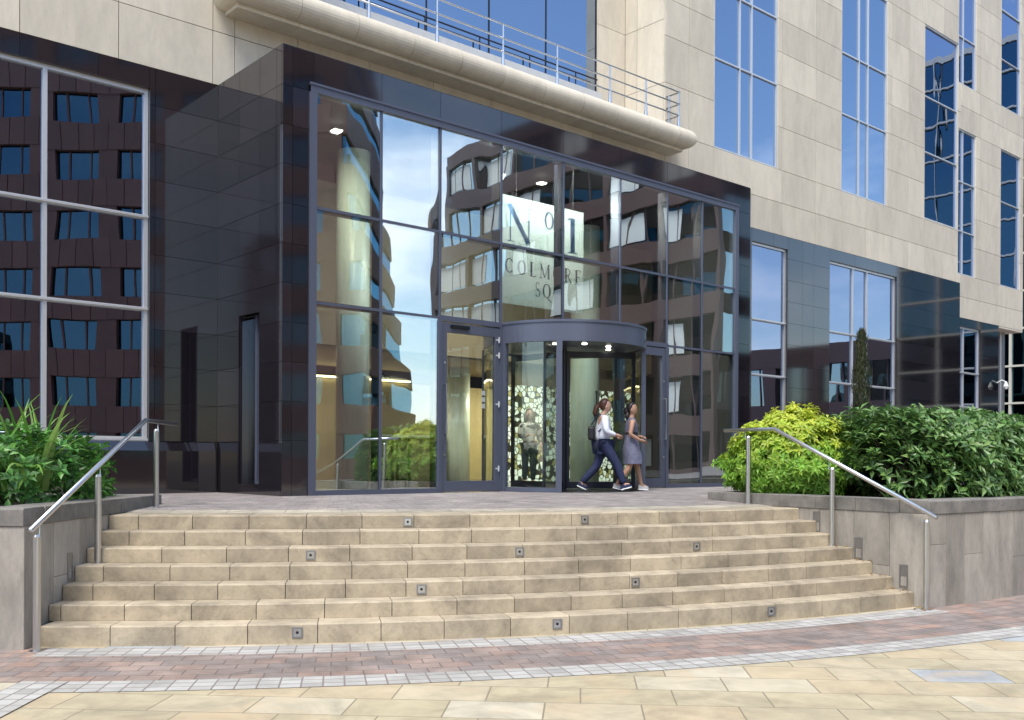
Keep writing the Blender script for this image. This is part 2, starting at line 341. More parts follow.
# planters
def planter(label, a_in, a_out, lights):
    sg = 1 if a_out > a_in else -1
    root = empty('planter', pol(14.8, (a_in+a_out)/2, GZ)); tag(root, label, 'planter', 'curved stone planters beside the steps')
    w = MB(); bk = MB(); Ro, Ri, T = 16.48, 13.1, .36; ztop = .985
    def ang(d, R): return math.degrees(d/R)
    lo, hi = min(a_in, a_out), max(a_in, a_out)
    # dark backing volumes
    arcn = 26
    for (R0, R1, A0, A1) in ((Ro-.30, Ro-.02, lo+.1, hi-.1), (Ri, Ri+.3, lo+.1, hi-.1)):
        n = arcn; vs = []
        for i in range(n+1):
            a = A0+(A1-A0)*i/n; vs += [pol(R0,a,GZ-.1), pol(R1,a,GZ-.1), pol(R1,a,ztop-.004), pol(R0,a,ztop-.004)]
        fs = []
        for i in range(n):
            for j in range(4): k = (j+1) % 4; fs.append((i*4+j,(i+1)*4+j,(i+1)*4+k,i*4+k))
        fs += [(0,1,2,3), tuple(n*4+j for j in (3,2,1,0))]
        bk.add(vs, fs)
    # vertical slabs on the outer curve
    a = a_in
    while (a_out-a)*sg > 0:
        e = a+sg*ang(rnd(.30,.40), Ro); gp = ang(.003, Ro)
        x0, x1 = sorted((a+sg*gp, e-sg*gp))
        zs = [GZ-.02, ztop]
        if random.random() < .55: zs.insert(1, rnd(.25, .8))
        for i in range(len(zs)-1): arc_block(w, Ro, Ro-.06, x0, x1, zs[i]+.003, zs[i+1]-.001, rnd(), ch=.002, n=1)
        a = e
    # radial wall beside the steps : blocks along the radius
    t = R_(a_in); er = Vector((math.cos(t), math.sin(t), 0)); et = Vector((-er.y, er.x, 0))*sg
    c0 = Vector((CX, CY, 0)); r = Ro-.002
    bk.obox(c0+er*(Ri+.02)+et*.03+Vector((0,0,GZ-.1)), er*(Ro-Ri-.06), et*.2, Vector((0,0,ztop-.004-GZ+.1)))
    while r > Ri:
        r2 = max(Ri, r-rnd(.42,.56)); zs = [GZ-.02, ztop]
        if random.random() < .75: zs.insert(1, rnd(.30,.72))
        for i in range(len(zs)-1):
            w.obox(c0+er*(r2+.003)+Vector((0,0,zs[i]+.003)), er*(r-r2-.006), et*.05, Vector((0,0,zs[i+1]-zs[i]-.004)), rnd())
        r = r2
    # inner curve
    arc_block(w, Ri+.04, Ri, lo, hi, .9, ztop, .5, n=24)
    bk.build('wall_core', M['stone_back'], root); w.build('wall', M['planter'], root, bevel=.003)
    cp = MB()
    a = a_in
    while (a_out-a)*sg > 0:
        e = a+sg*ang(rnd(.5,.62), Ro); x0, x1 = sorted((a+sg*.012, e-sg*.012))
        arc_block(cp, Ro+.012, Ro-T, x0, x1, ztop, 1.135, rnd(), n=2)
        arc_block(cp, Ri+T*.8, Ri-.01, x0, x1, ztop, 1.135, rnd(), n=2); a = e
    r = Ro-T-.004
    while r > Ri+T*.8:
        r2 = max(Ri+T*.8+.004, r-.58)
        if r-r2 < .02: break
        cp.obox(c0+er*(r2+.002)-et*.01+Vector((0,0,ztop)), er*(r-r2-.004), et*T, Vector((0,0,.15)), rnd()); r = r2
    cp.build('coping', M['coping'], root, bevel=.006)
    so = MB(); ring(so, Ri+.2, Ro-.2, lo+.8, hi-.2, 1.06); so.build('soil', M['soil'], root)
    # recessed wall lights beside the steps
    for (R, zb) in lights:
        m = MB(); o = c0+er*(R-.055)-et*.006+Vector((0,0,zb)); U = er*.11; V = Vector((0,0,.25))
        for (u0,u1,v0,v1) in ((0,1,0,.07),(0,1,.93,1),(0,.14,.07,.93),(.86,1,.07,.93)):
            m.obox(o+U*u0+V*v0, U*(u1-u0), et*.02, V*(v1-v0))
        m.obox(o+et*.003+U*.14+V*.5, U*.72, et*.01, V*.43)
        f = m.build('recessed_light', M['steel_dark'], root)
        l = MB(); l.obox(o+et*.008+U*.2+V*.08, U*.6, et*.008, V*.42); l.build('lens', M['plaster'], f)
    return root
planter('low grey stone planter left of the steps holding glossy and strappy plants', AL, -152, [(16.24,.17),(15.6,.44)])
planter('curved grey stone planter right of the steps holding yellow shrub and laurel', AR, -57, [(16.18,.17),(15.58,.43),(14.97,.70)])

# lights set in the risers
def step_light(k, px_ang, label):
    R = SR[k]; z = .98-.14*k-.075
    t = R_(px_ang); er = Vector((math.cos(t), math.sin(t), 0)); et = Vector((-er.y, er.x, 0)); c = Vector(pol(R, px_ang, z))
    root = empty('step_light', c); tag(root, label, 'step light', 'square steel lights set in the step risers')
    m = MB(); h = .045
    for (u0,u1,v0,v1) in ((-h,h,-h,-h*.72),(-h,h,h*.72,h),(-h,-h*.72,-h*.72,h*.72),(h*.72,h,-h*.72,h*.72)):
        m.obox(c+et*u0+Vector((0,0,v0))-er*.01, et*(u1-u0), Vector((0,0,v1-v0)), er*.018)
    m.build('bezel', M['steel_dark'], root)
    m = MB(); m.obox(c-et*h*.72-Vector((0,0,h*.72))-er*.01, et*h*1.44, Vector((0,0,h*1.44)), er*.012); m.build('face_plate', M['steel'], root)
    m = MB(); m.tube(c, c+er*.006, .013, n=12); m.build('lens', M['frame_dark'], root)
YW = (math.sin(YAW), math.cos(YAW))
def raydir(px, py):
    a, b = px-512, py-463.5973; q_ = .0046; x = (a*math.cos(q_)+b*math.sin(q_))/992.7234; y = (-a*math.sin(q_)+b*math.cos(q_))/992.7234
    d = math.cos(-.0027)-y*math.sin(-.0027); z = math.sin(-.0027)+y*math.cos(-.0027)
    return Vector((d*YW[0]+x*YW[1], d*YW[1]-x*YW[0], -z if False else z))
def atdepth(px, d, z=0):
    u = (px-512)/992.7; return Vector(((YW[0]+u*YW[1])*d, (YW[1]-u*YW[0])*d, z))
def ang_on(R, px):          # polar angle where the column px meets radius R (near side)
    u = (px-512)/992.7; D = Vector((YW[0]+u*YW[1], YW[1]-u*YW[0])); c = Vector((CX, CY))
    A = D.dot(D); B = -2*D.dot(c); Cc = c.dot(c)-R*R; t = (-B-math.sqrt(B*B-4*A*Cc))/(2*A)
    p = D*t-c; return math.degrees(math.atan2(p.y, p.x))
for k, px, lab in ((0,408,'small square light in the top riser, below the single leaf door'),(0,585,'small square light in the top riser, below the two walking women'),
    (2,311,'small square light in the third riser from the top, nearest the left handrail'),(2,520,'small square light in the third riser from the top, middle one of its row'),(2,697,'small square light in the third riser from the top, nearest the yellow shrub'),
    (4,422,'small square light in the fifth riser from the top, left one of its pair'),(4,636,'small square light in the fifth riser from the top, right one of its pair'),
    (6,298,'small square light in the bottom riser, leftmost of that row'),(6,558,'small square light in the bottom riser, middle one of that row'),(6,772,'small square light in the bottom riser, nearest the right handrail')):
    step_light(k, ang_on(SR[k], px), lab)

# handrails
def handrail(label, A, off, sg):
    root = empty('handrail', pol(16.4, A, GZ)); tag(root, label, 'handrail', 'brushed steel handrails beside the steps')
    P = lambda R, z: pol(R, A+off*57.3/R, z)
    BR = 14.0 if sg < 0 else 14.37; ZR = 1.955; lo_z = .96
    rail = MB(); rail.path([P(16.64, lo_z), P(BR, ZR), P(12.95 if sg < 0 else 13.50, ZR)], .0235, 14); rail.build('rail', M['steel'], root, smooth=True)
    def zr(R): return ZR if R < BR else ZR-(R-BR)/(16.64-BR)*(ZR-lo_z)
    spots = [(16.52, GZ), (15.27, .56), (13.65 if sg < 0 else 13.93, 1.0)]
    for R, z0 in spots:
        p = MB(); zt = zr(R)-.10; p.tube(P(R, z0), P(R, zt), .031, n=16)
        p.tube(P(R, zt), P(R, zt+.018), .031, .02, 16); p.tube(P(R, z0), P(R, z0+.008), .06, n=18)
        po = p.build('post', M['steel'], root, smooth=False)
        b = MB(); b.path([P(R, zt-.02), P(R-.05, zt+.0), P(R-.05, zr(R-.05)-.015)], .008, 8); b.build('bracket', M['steel'], po)
handrail('tubular steel handrail rising beside the left planter', AL+0, .12, -1)
handrail('tubular steel handrail rising beside the right planter and yellow shrub', AR, -.085, 1)

# ================================================================= BUILDING
Y0, Y1, ZB, ZT, XL, XR = 11.805, 13.756, 1.06, 7.003, 6.306, 16.63
bld = empty('office_building', (11.4, Y1, ZB)); tag(bld, 'pale limestone office building with black granite base and glass entrance box', 'building')
def sub_rects(r, holes):
    out = [r]
    for h in holes:
        nx = []
        for (a, b, c, d) in out:
            if h[0] >= b or h[1] <= a or h[2] >= d or h[3] <= c: nx.append((a,b,c,d)); continue
            if h[0] > a: nx.append((a, h[0], c, d))
            if h[1] < b: nx.append((h[1], b, c, d))
            m0, m1 = max(a, h[0]), min(b, h[1])
            if h[2] > c: nx.append((m0, m1, c, h[2]))
            if h[3] < d: nx.append((m0, m1, h[3], d))
        out = nx
    return out
def panels(mb, bk, xs, zs, holes, place, th=.03, gap=.0055, back=.12, stagger=0):
    """grid of slabs; place(u, z, depth) -> point on the wall"""
    for i in range(len(zs)-1):
        for j in range(len(xs)-1):
            c = rnd()
            for (a,b,z0,z1) in sub_rects((xs[j], xs[j+1], zs[i], zs[i+1]), holes):
                if b-a < .02 or z1-z0 < .02: continue
                a_, b_, c_, d_ = a+gap, b-gap, z0+gap, z1-gap
                p = [place(a_,c_,0), place(b_,c_,0), place(b_,d_,0), place(a_,d_,0), place(a_,c_,th), place(b_,c_,th), place(b_,d_,th), place(a_,d_,th)]
                mb.add(p, [(0,1,2,3),(4,7,6,5),(0,4,5,1),(1,5,6,2),(2,6,7,3),(3,7,4,0)], c)
    for (a,b,z0,z1) in sub_rects((xs[0], xs[-1], zs[0], zs[-1]), holes):
        a, b = a+.012, b-.012
        p = [place(a,z0,th-.012), place(b,z0,th-.012), place(b,z1,th-.012), place(a,z1,th-.012), place(a,z0,back), place(b,z0,back), place(b,z1,back), place(a,z1,back)]
        bk.add(p, [(0,1,2,3),(4,7,6,5),(0,4,5,1),(1,5,6,2),(2,6,7,3),(3,7,4,0)], .5)
front = lambda Y: (lambda u, z, d: (u, Y+d, z))
# window table: x0,x1,z0,z1,mullions,transoms,kind
WINS = [
 (1.20,5.30,1.80,6.70,[2.6,3.945],[3.635,4.92],'win'),
 (19.44,20.90,1.80,6.70,[],[3.60,4.90],'win'),
 (22.79,26.22,1.80,6.70,[24.0,24.72],[3.60,4.90],'win'),
 (30.10,31.50,1.80,5.70,[30.45],[3.26,4.31],'win'),
 (18.0,20.46,8.58,22.5,[18.98,19.44],[10.6,12.19,14.2,15.8,17.8,19.4],'blue'),
 (23.32,25.66,8.58,22.5,[24.22,24.68],[10.6,12.19,14.2,15.8,17.8,19.4],'blue'),
 (27.80,29.88,8.60,14.2,[],[10.54,12.15],'blue2'),
 (29.93,31.10,7.28,11.68,[30.28],[8.6,10.1],'blue2'),
 (29.93,31.10,13.06,18,[30.28],[14.5,16.1],'blue2'),
 (32.92,34.42,7.28,11.68,[],[10.0],'blue2'),
 (32.92,34.42,13.06,18,[],[14.6,16.2],'blue2'),
]
lst, lback = MB(), MB()
zs = [ZT,7.78,8.57,9.6,10.6,11.4,12.19,13.2,14.2,15.0,15.8,16.8,17.8,19.4,21,23,25,27,30]
xl = [-14,-11,-8,-5,-2.5,0,1.2,2.4,3.62,4.87,6.22,6.56,8.0]
RX0, RX1 = 7.6, 16.30      # recess above the balcony
xr = [16.30,17.1,18.0,19.32,20.63,22.1,23.32,24.55,25.89,26.85,27.8,28.95,30.08]
holes = [(w[0],w[1],w[2],w[3]) for w in WINS]
panels(lst, lback, xl[:-1]+[7.6], zs, holes, front(Y1))
panels(lst, lback, [7.6,8.9,10.2,11.5,12.8,14.1,15.4,16.30], [ZT,7.78,8.46], [], front(Y1))
panels(lst, lback, xr, zs, holes, front(Y1))
zs2 = [5.96,6.6,7.28,8.2,9.1,10.1,11.0,11.68,12.4,13.06,14.2,15.0,15.8,16.8,17.8,19.4,21,23,25,27,30]
panels(lst, lback, [30.08,31.4,32.86,34.68], zs2, holes, front(Y1-.004))
# return of the overhang and its end
side = lambda X, sgn: (lambda u, z, d: (X-d*sgn, u, z))
panels(lst, lback, [Y1+.03,15,16.5,18,20,23,26], zs2, [], lambda u,z,d: (34.68-d, u, z))
# recess side walls / back strip
panels(lst, lback, [Y1+.03,14.55,14.90], [8.46,9.6,10.95,12.19,13.6,15,17,19,22], [], lambda u,z,d: (RX1+d, u, z))
panels(lst, lback, [Y1+.03,14.90], [8.46,9.6,10.95,12.19,13.6,15,17,19,22], [], lambda u,z,d: (RX0-d, u, z))
panels(lst, lback, [15.42,16.30], [8.3,9.6,10.95,12.19,13.6,15,17,19,22], [], front(14.90))
lst.box((RX0,Y1,22),(RX1,14.9,22.2))
for i in range(len(zs)):
    if zs[i] >= 22 and i < len(zs)-1: pass
panels(lst, lback, [RX0,9.7,11.8,14,RX1], [22.2,25,27,30], [], front(Y1))
lst.build('stone_cladding', M['stone'], bld, bevel=.0); lback.build('backing_wall', M['stone_back'], bld)
# window sills of stone
# granite
gr, gback = MB(), MB()
gz = [ZB-.08, 1.795]+[1.795+.5208*k for k in range(1, 11)]
gz[-1] = ZT
def granite_wall(xs, zz, hl, place): panels(gr, gback, xs, zz, hl, place, gap=.003)
stag = [5.30,5.38,6.25,6.306]
granite_wall([-14,-11,-8,-5,-2.5,0,1.2,2.4,3.62,4.6,5.38,6.306], gz[1:], holes, front(Y1))
granite_wall([19.4,20.3,20.95,21.55,22.05,22.79,24.0,25.2,26.22,27.1,28.0,29.0,30.08], gz[1:], holes, front(Y1))
granite_wall([16.6,17.6,18.5,19.4], gz[1:], [], front(Y1))
gz3 = [z for z in gz[1:] if z < 5.8]+[5.955]
granite_wall([30.08,31.5,32.2,32.82], gz3, holes, front(Y1))
granite_wall([Y1+.03,15,17,20,24], gz3, [], lambda u,z,d: (32.82-d, u, z))
# plinth, 35 mm proud with a bevelled top
for x0, x1 in ((-14, 6.27), (16.67, 32.84)):
    x = x0
    while x < x1-.05:
        e = min(x+1.25, x1); gr.add([(x+.003,Y1-.04,.95),(e-.003,Y1-.04,.95),(e-.003,Y1-.04,1.66),(x+.003,Y1-.04,1.66),(x+.003,Y1+.012,1.79),(e-.003,Y1+.012,1.79),(e-.003,Y1+.06,.95),(x+.003,Y1+.06,.95)],
            [(0,1,2,3),(3,2,5,4),(0,3,4,7),(1,6,5,2),(4,5,6,7)], rnd()); x = e
# entrance box: left side with a slot window, right side, front piers and fascia
SL = (12.45, 13.06, 1.2, 3.56)
granite_wall([Y0+.031,Y0+.17,12.45,13.06,Y1], gz, [SL], lambda u,z,d: (XL+d, u, z))
granite_wall([Y0+.031,12.8,Y1], gz, [], lambda u,z,d: (XR-d, u, z))
granite_wall([XL,6.45,6.766], gz, [], front(Y0)); granite_wall([16.14,XR], gz, [], front(Y0))
granite_wall([6.766,7.85,8.89,10.08,11.43,12.81,14.07,15.09,16.14], [6.56,ZT], [], front(Y0))
gr.build('granite_cladding', M['granite'], bld); gback.build('granite_backing', M['gjoint'], bld)
rf = MB(); rf.box((XL+.01,Y0+.01,ZT-.02),(XR-.01,Y1+.02,ZT+.012)); rf.build('entrance_roof', M['dark'], bld)

def pane_box(mb, a, b, z0, z1, Y, th=.012, tilt=.0022):
    """one pane with its own tiny tilt"""
    t1, t2 = rnd(-tilt, tilt)*(b-a), rnd(-tilt, tilt)*(z1-z0)
    f = [(a,Y,z0),(b,Y+t1,z0),(b,Y+t1+t2,z1),(a,Y+t2,z1)]
    mb.add(f+[(x,y+th,z) for x,y,z in f], [(0,1,2,3),(4,7,6,5),(0,4,5,1),(1,5,6,2),(2,6,7,3),(3,7,4,0)])
def window(x0, x1, z0, z1, mull, tran, kind):
    fr = MB(); fw = .055 if kind == 'win' else .035; Yf = Y1+(.05 if kind == 'win' else .02); D = .09
    fr.box((x0,Yf,z0),(x1,Yf+D,z0+fw)); fr.box((x0,Yf,z1-fw),(x1,Yf+D,z1))
    fr.box((x0,Yf+.001,z0+fw),(x0+fw,Yf+D,z1-fw)); fr.box((x1-fw,Yf+.001,z0+fw),(x1,Yf+D,z1-fw))
    for m in mull: fr.box((m-fw*.5,Yf+.003,z0+fw),(m+fw*.5,Yf+D-.002,z1-fw))
    xs_ = [x0+fw]+mull+[x1-fw]
    for t in tran:
        for i in range(len(xs_)-1):
            a = xs_[i]+(fw*.5 if i else 0); b_ = xs_[i+1]-(fw*.5 if i < len(xs_)-2 else 0)
            fr.box((a,Yf+.005,t-fw*.5),(b_,Yf+D-.004,t+fw*.5))
    if kind == 'win':   # projecting transom and thin double line on the silver frames
        fr.box((x0-.03 if x0 > 5 else x0, Yf-.03, z0-.012),(x1,Yf-.001,z0+.03))
        for t in tran: fr.box((x0,Yf-.022,t-.012),(x1,Yf+.003,t+.012))
    o = fr.build('window', M['silver'], bld)
    g_ = MB(); zz = [z0+fw]+tran+[z1-fw]
    for i in range(len(xs_)-1):
        for j in range(len(zz)-1): pane_box(g_, xs_[i], xs_[i+1], zz[j], zz[j+1], Yf+.045)
    g_.build('pane', {'win': M['gl_win'], 'blue': M['gl_blue'], 'blue2': M['gl_far']}[kind], o)
    # dark reveal round the opening
    return o
for w in WINS: window(*w)
for i, w in enumerate(WINS):
    pass
# recessed blue glazing above the balcony
fr = MB(); gl = MB(); gx = [7.6,9.14,10.9,12.41,13.93,15.40]
for i in range(5):
    for (a, b_) in ((8.5,9.6),(9.6,12.2),(12.2,15.8),(15.8,22)): pane_box(gl, gx[i], gx[i+1], a, b_, 14.93, tilt=.001)
for x in gx: fr.box((x-.012,14.915,8.45),(x+.012,14.96,22))
fr.box((7.6,14.90,8.42),(15.42,14.96,8.52))
o = fr.build('window', M['frame_dark'], bld); gl.build('pane', M['gl_blue'], o)
# slot window
m = MB(); m.box((XL+.12,12.74,1.2),(XL+.20,12.80,3.56)); m.box((XL+.12,12.45,1.2),(XL+.2,12.74,1.24)); m.box((XL+.122,12.48,1.24),(XL+.16,12.5,3.56))
o = m.build('slot_window', M['frame'], bld)
m = MB(); m.box((XL+.15,12.45,1.2),(XL+.16,13.06,3.56)); m.build('pane', M['gl_win'], o)
m = MB(); m.box((XL+.03,12.44,1.16),(XL+.4,12.45,3.6)); m.box((XL+.03,13.06,1.16),(XL+.4,13.07,3.6)); m.box((XL+.03,12.45,3.56),(XL+.4,13.06,3.6)); m.box((XL-.005,12.43,1.17),(XL+.4,13.08,1.2)); m.box((XL+.4,12.44,1.16),(XL+.42,13.07,3.6)); m.build('slot_reveal', M['granite'], bld)

# curtain wall of the entrance box
MX = [6.766,7.846,8.888,10.08,11.43,12.81,14.07,15.09,16.14]; TZ = [3.66,4.935]; ZH = 6.56
cw = MB()
cw.box((6.70,Y0-.035,ZB-.05),(6.80,Y0+.12,ZH)); cw.box((16.10,Y0-.035,ZB-.05),(16.20,Y0+.12,ZH))
cw.box((6.70,Y0-.036,ZH-.09),(16.20,Y0+.12,ZH+.03)); cw.box((6.69,Y0-.05,ZH+.0),(16.21,Y0-.036,ZH+.03))
cw.box((6.80,Y0-.02,ZB-.05),(8.86,Y0+.1,ZB+.07)); cw.box((14.10,Y0-.02,ZB-.05),(16.10,Y0+.1,ZB+.07))
for x in MX[1:-1]:
    z0 = ZB if x in (7.846,15.09) else 3.66
    cw.box((x-.018,Y0-.012,z0),(x+.018,Y0+.0,ZH-.09))
for t in TZ: cw.box((6.80,Y0-.010,t-.018),(16.10,Y0+.0,t+.018))
cw.box((8.86,Y0-.02,3.62),(14.1,Y0+.1,3.70))
# posts beside the doors
for x in (8.89,10.09,12.81,14.07): cw.box((x-.035,Y0-.03,ZB-.05),(x+.035,Y0+.11,3.62))
wallo = cw.build('curtain_wall_frame', M['frame'], bld)
fins = MB()
for x in MX[1:-1]:
    z0 = ZB if x in (7.846,8.888,14.07,15.09) else 3.72
    fins.box((x-.022,Y0+.02,z0),(x+.022,Y0+.20,ZH-.09))
for t in TZ: fins.box((6.8,Y0+.02,t-.03),(16.1,Y0+.14,t+.03))
fins.build('mullion_fin', M['frame_dark'], wallo)
gp = MB()
for i in range(8):
    zz = [ZB+.07,3.66,4.935,ZH-.09] if i in (0,1,6,7) else [3.70,4.935,ZH-.09]
    for j in range(len(zz)-1): pane_box(gp, MX[i], MX[i+1], zz[j], zz[j+1], Y0, tilt=.004)
gp.build('pane', M['gl_front'], wallo)

# single leaf doors
def door(x0, x1, hinge_left, label):
    fr = MB(); Yd = Y0-.012; f = .095; z0, z1 = ZB+.015, 3.60
    fr.box((x0,Yd,z0),(x0+f,Yd+.06,z1)); fr.box((x1-f,Yd,z0),(x1,Yd+.06,z1)); fr.box((x0+f,Yd+.001,z1-.14),(x1-f,Yd+.06,z1)); fr.box((x0+f,Yd+.001,z0),(x1-f,Yd+.06,z0+.16))
    d = fr.build('door', M['frame'], bld, bevel=.002); d['label'] = label
    g_ = MB(); g_.box((x0+f,Yd+.025,z0+.16),(x1-f,Yd+.037,z1-.14)); g_.build('pane', M['gl_door'], d)
    hx = x0+.05 if not hinge_left else x1-.05
    h = MB(); a, b_ = 1.95, 2.68
    h.path([(hx,Yd,a),(hx,Yd-.06,a),(hx,Yd-.06,b_),(hx,Yd,b_)], .011, 8); h.build('handle', M['steel'], d)
    for z in (1.62, 3.0): k = MB(); k.tube((hx,Yd-.008,z),(hx,Yd,z),.02,n=12); k.build('lock', M['steel'], d)
    ex = x1-.03 if not hinge_left else x0+.03
    for z in (1.42,2.22+.2,3.18,3.42): hg = MB(); hg.tube((ex,Yd-.02,z-.045),(ex,Yd-.02,z+.045),.013,n=8); hg.box((ex-.05,Yd-.012,z-.012),(ex+.04,Yd,z+.012)); hg.build('hinge', M['silver'], d)
    c_ = MB(); c_.box((x0+.16,Yd-.045,z1-.075),(x0+.5,Yd,z1-.03)); c_.build('door_closer', M['black'], d)
    return d
door(8.925, 10.055, False, 'narrow glazed door with long pull handle left of the drum')
door(12.845, 14.035, True, 'narrow glazed door with long pull handle right of the drum')
for zz_, n_ in ((2.55, 4),):   # small pale number plate on the left door glass
    m = MB(); 
    for i in range(3): m.box((9.72,Y0+.02,2.35+i*.1),(9.79,Y0+.022,2.42+i*.1))
    m.build('door_notice', M['plaster'], bld)

# revolving door
DX, DY, DR = 11.45, 11.80, 1.33
def dp(R, deg, z): t = R_(deg); return (DX+R*math.cos(t), DY+R*math.sin(t), z)
def dring(mb, Ro, Ri, a0, a1, z0, z1, n=24):
    vs = []
    for i in range(n+1):
        a = a0+(a1-a0)*i/n; vs += [dp(Ro,a,z0), dp(Ro,a,z1), dp(Ri,a,z1), dp(Ri,a,z0)]
    fs = []
    for i in range(n):
        for j in range(4): k = (j+1) % 4; fs.append((i*4+j, (i+1)*4+j, (i+1)*4+k, i*4+k))
    fs += [(0,1,2,3), tuple(n*4+j for j in (3,2,1,0))]
    mb.add(vs, fs)
dr_ = MB(); dring(dr_, DR+.02, DR-.06, 180, 360, 3.37, 3.70, 48); dring(dr_, DR+.035, DR+.02, 180, 360, 3.66, 3.70, 48); dring(dr_, DR-.06, .03, 0, 360, 3.40, 3.44, 60); dring(dr_, DR, .03, 180, 360, 3.66, 3.69, 48)
dring(dr_, DR, DR-.06, 0, 180, 3.37, 3.70, 48)
rd = dr_.build('revolving_door', M['frame'], bld); rd['label'] = 'glass revolving door under a curved grey canopy'
P1, P2 = 223, 316
for a in (181.5, P1, P2, 358.5, 45, 135): 
    m = MB()
    t = R_(a); er = Vector((math.cos(t), math.sin(t), 0)); et = Vector((-er.y, er.x, 0)); c = Vector((DX, DY, 0))
    m.obox(c+er*(DR-.05)-et*.045+Vector((0,0,ZB)), er*.07, et*.09, Vector((0,0,2.31)))
    m.build('drum_post', M['frame'], rd)
for a0, a1 in ((183,P1-2),(P2+2,357),(2,43),(137,178)):
    m = MB(); dring(m, DR+.005, DR-.035, a0, a1, ZB-.03, ZB+.075, 14); m.build('bottom_rail', M['frame'], rd)
m = MB(); dring(m, DR-.06, .03, 0, 360, ZB+.003, ZB+.012, 48); m.build('floor_mat', M['black'], rd)
for a0, a1 in ((183,P1-2),(P2+2,357),(3,43),(137,178)):
    m = MB(); dring(m, DR-.01, DR-.02, a0, a1, ZB+.075, 3.37, 22); m.build('curved_pane', M['gl_door'], rd)
for a in (92, 212, 332):
    t = R_(a); er = Vector((math.cos(t), math.sin(t), 0)); et = Vector((-er.y, er.x, 0)); c = Vector((DX, DY, 0)); wf = MB(); wg = MB()
    for (r0, r1, z0, z1) in ((.05,.10,ZB+.03,3.36),(DR-.14,DR-.08,ZB+.03,3.36),(.10,DR-.14,ZB+.03,ZB+.14),(.10,DR-.14,3.26,3.36)):
        wf.obox(c+er*r0-et*.02+Vector((0,0,z0)), er*(r1-r0), et*.04, Vector((0,0,z1-z0)))
    wg.obox(c+er*.1-et*.005+Vector((0,0,ZB+.14)), er*(DR-.24), et*.01, Vector((0,0,2.1)))
    wf.path([c+er*.55-et*.02+Vector((0,0,2.0)), c+er*.55-et*.07+Vector((0,0,2.0)), c+er*.55-et*.07+Vector((0,0,2.7)), c+er*.55-et*.02+Vector((0,0,2.7))], .012, 8)
    wf.build('wing', M['frame_dark'], rd); wg.build('wing_pane', M['gl_door'], rd)
m = MB(); m.tube((DX,DY,ZB+.012),(DX,DY,3.4),.05,n=16); m.build('central_shaft', M['frame_dark'], rd)
for a, r in ((250,.8),(290,.8),(215,.75),(325,.75)): m = MB(); m.tube(dp(r,a,3.385), dp(r,a,3.398), .04, n=14); m.build('downlight', M['lampw'], rd)
m = MB()
for a in (300, 302.2, 304.0, 305.6, 307.4, 309.2): dring(m, DR+.023, DR+.02, a, a+1.3, 3.46, 3.50, 2)
m.build('maker_mark', M['black'], rd)

# balcony
bal = MB(); bj = []
x = 6.4
segs = [6.4]; 
while segs[-1] < 16.4-.3: segs.append(segs[-1]+1.0)
segs[-1] = 16.4
for i in range(len(segs)-1):
    bal.box((segs[i]+.003,13.35,8.04),(segs[i+1]-.003,Y1-.001,8.20), rnd())
blo = bal.build('balcony', M['stone'], bld); blo['label'] = 'stone balcony with rounded nose above the entrance'
m = MB(); 
def arcpts(y, z, r, a0, a1, n): return [(y+r*math.cos(R_(a0+(a1-a0)*i/n)), z+r*math.sin(R_(a0+(a1-a0)*i/n))) for i in range(n+1)]
# nose: mitred at both ends, built in lengths with fine joints
def nose_piece(xa, xb, ma, mb_, col):
    pr = arcpts(0, 0, .205, 0, 360, 28)[:-1]; vs = []
    for (xx, mit) in ((xa, ma), (xb, mb_)):
        for (y, z) in pr: vs.append((xx+mit*y, 13.33+y, 8.30+z))
    n = len(pr); m.add(vs, [(i, (i+1) % n, n+(i+1) % n, n+i) for i in range(n)]+[tuple(reversed(range(n))), tuple(range(n, 2*n))], col)
nx = [6.4]
while nx[-1] < 16.4-.7: nx.append(nx[-1]+rnd(.93,1.07)*.98)
nx.append(16.4)
for i in range(len(nx)-1): nose_piece(nx[i]+.0035, nx[i+1]-.0035, 1 if i == 0 else 0, -1 if i == len(nx)-2 else 0, rnd())
pr = arcpts(0, 0, .205, 0, 360, 28)[:-1]
for X, sg in ((6.4, 1), (16.4, -1)):
    vs = [(X+sg*y, 13.33+y, 8.30+z) for y, z in pr]+[(X+sg*y, Y1+.01, 8.30+z) for y, z in pr]; n = len(pr)
    m.add(vs, [(i, (i+1) % n, n+(i+1) % n, n+i) for i in range(n)], rnd())
m.build('rounded_nose', M['stone'], blo, smooth=False)
m = MB(); m.box((6.4,13.34,8.20),(16.4,Y1+.02,8.495)); m.box((RX0,Y1+.02,8.2),(RX1,14.9,8.50)); m.box((7.0,13.62,8.495),(16.1,13.78,8.60)); m.box((RX0+.01,13.78,8.50),(RX1-.01,14.88,8.58)); m.box((RX0+.01,14.78,8.58),(15.44,14.88,9.42)); m.build('balcony_deck', M['plaster'], blo)
rl = MB(); yy = 13.40
for z in (9.29,9.04,8.80): rl.path([(6.9,yy,z),(16.35,yy,z),(16.35,Y1-.0,z)], .016, 10)
ro = rl.build('railing', M['steel'], blo, smooth=True)
for x in (7.25,8.66,10.01,11.47,12.80,14.23,15.29,16.33):
    p = MB(); p.tube((x,yy,8.49),(x,yy,8.84),.04,.02,n=12); p.tube((x,yy,8.84),(x,yy,9.29),.017,n=10); p.build('railing_post', M['steel'], ro)
p = MB(); p.tube((16.35,13.68,8.49),(16.35,13.68,9.29),.02,n=10); p.build('railing_post', M['steel'], ro)
m = MB()
m.path([(7.7,14.83,9.70),(15.35,14.83,9.70)], .016, 8)
for x in (8.2,9.5,10.8,12.1,13.4,14.7): m.tube((x,14.83,9.42),(x,14.83,9.70),.014,n=8)
m.build('inner_rail', M['frame_dark'], blo)

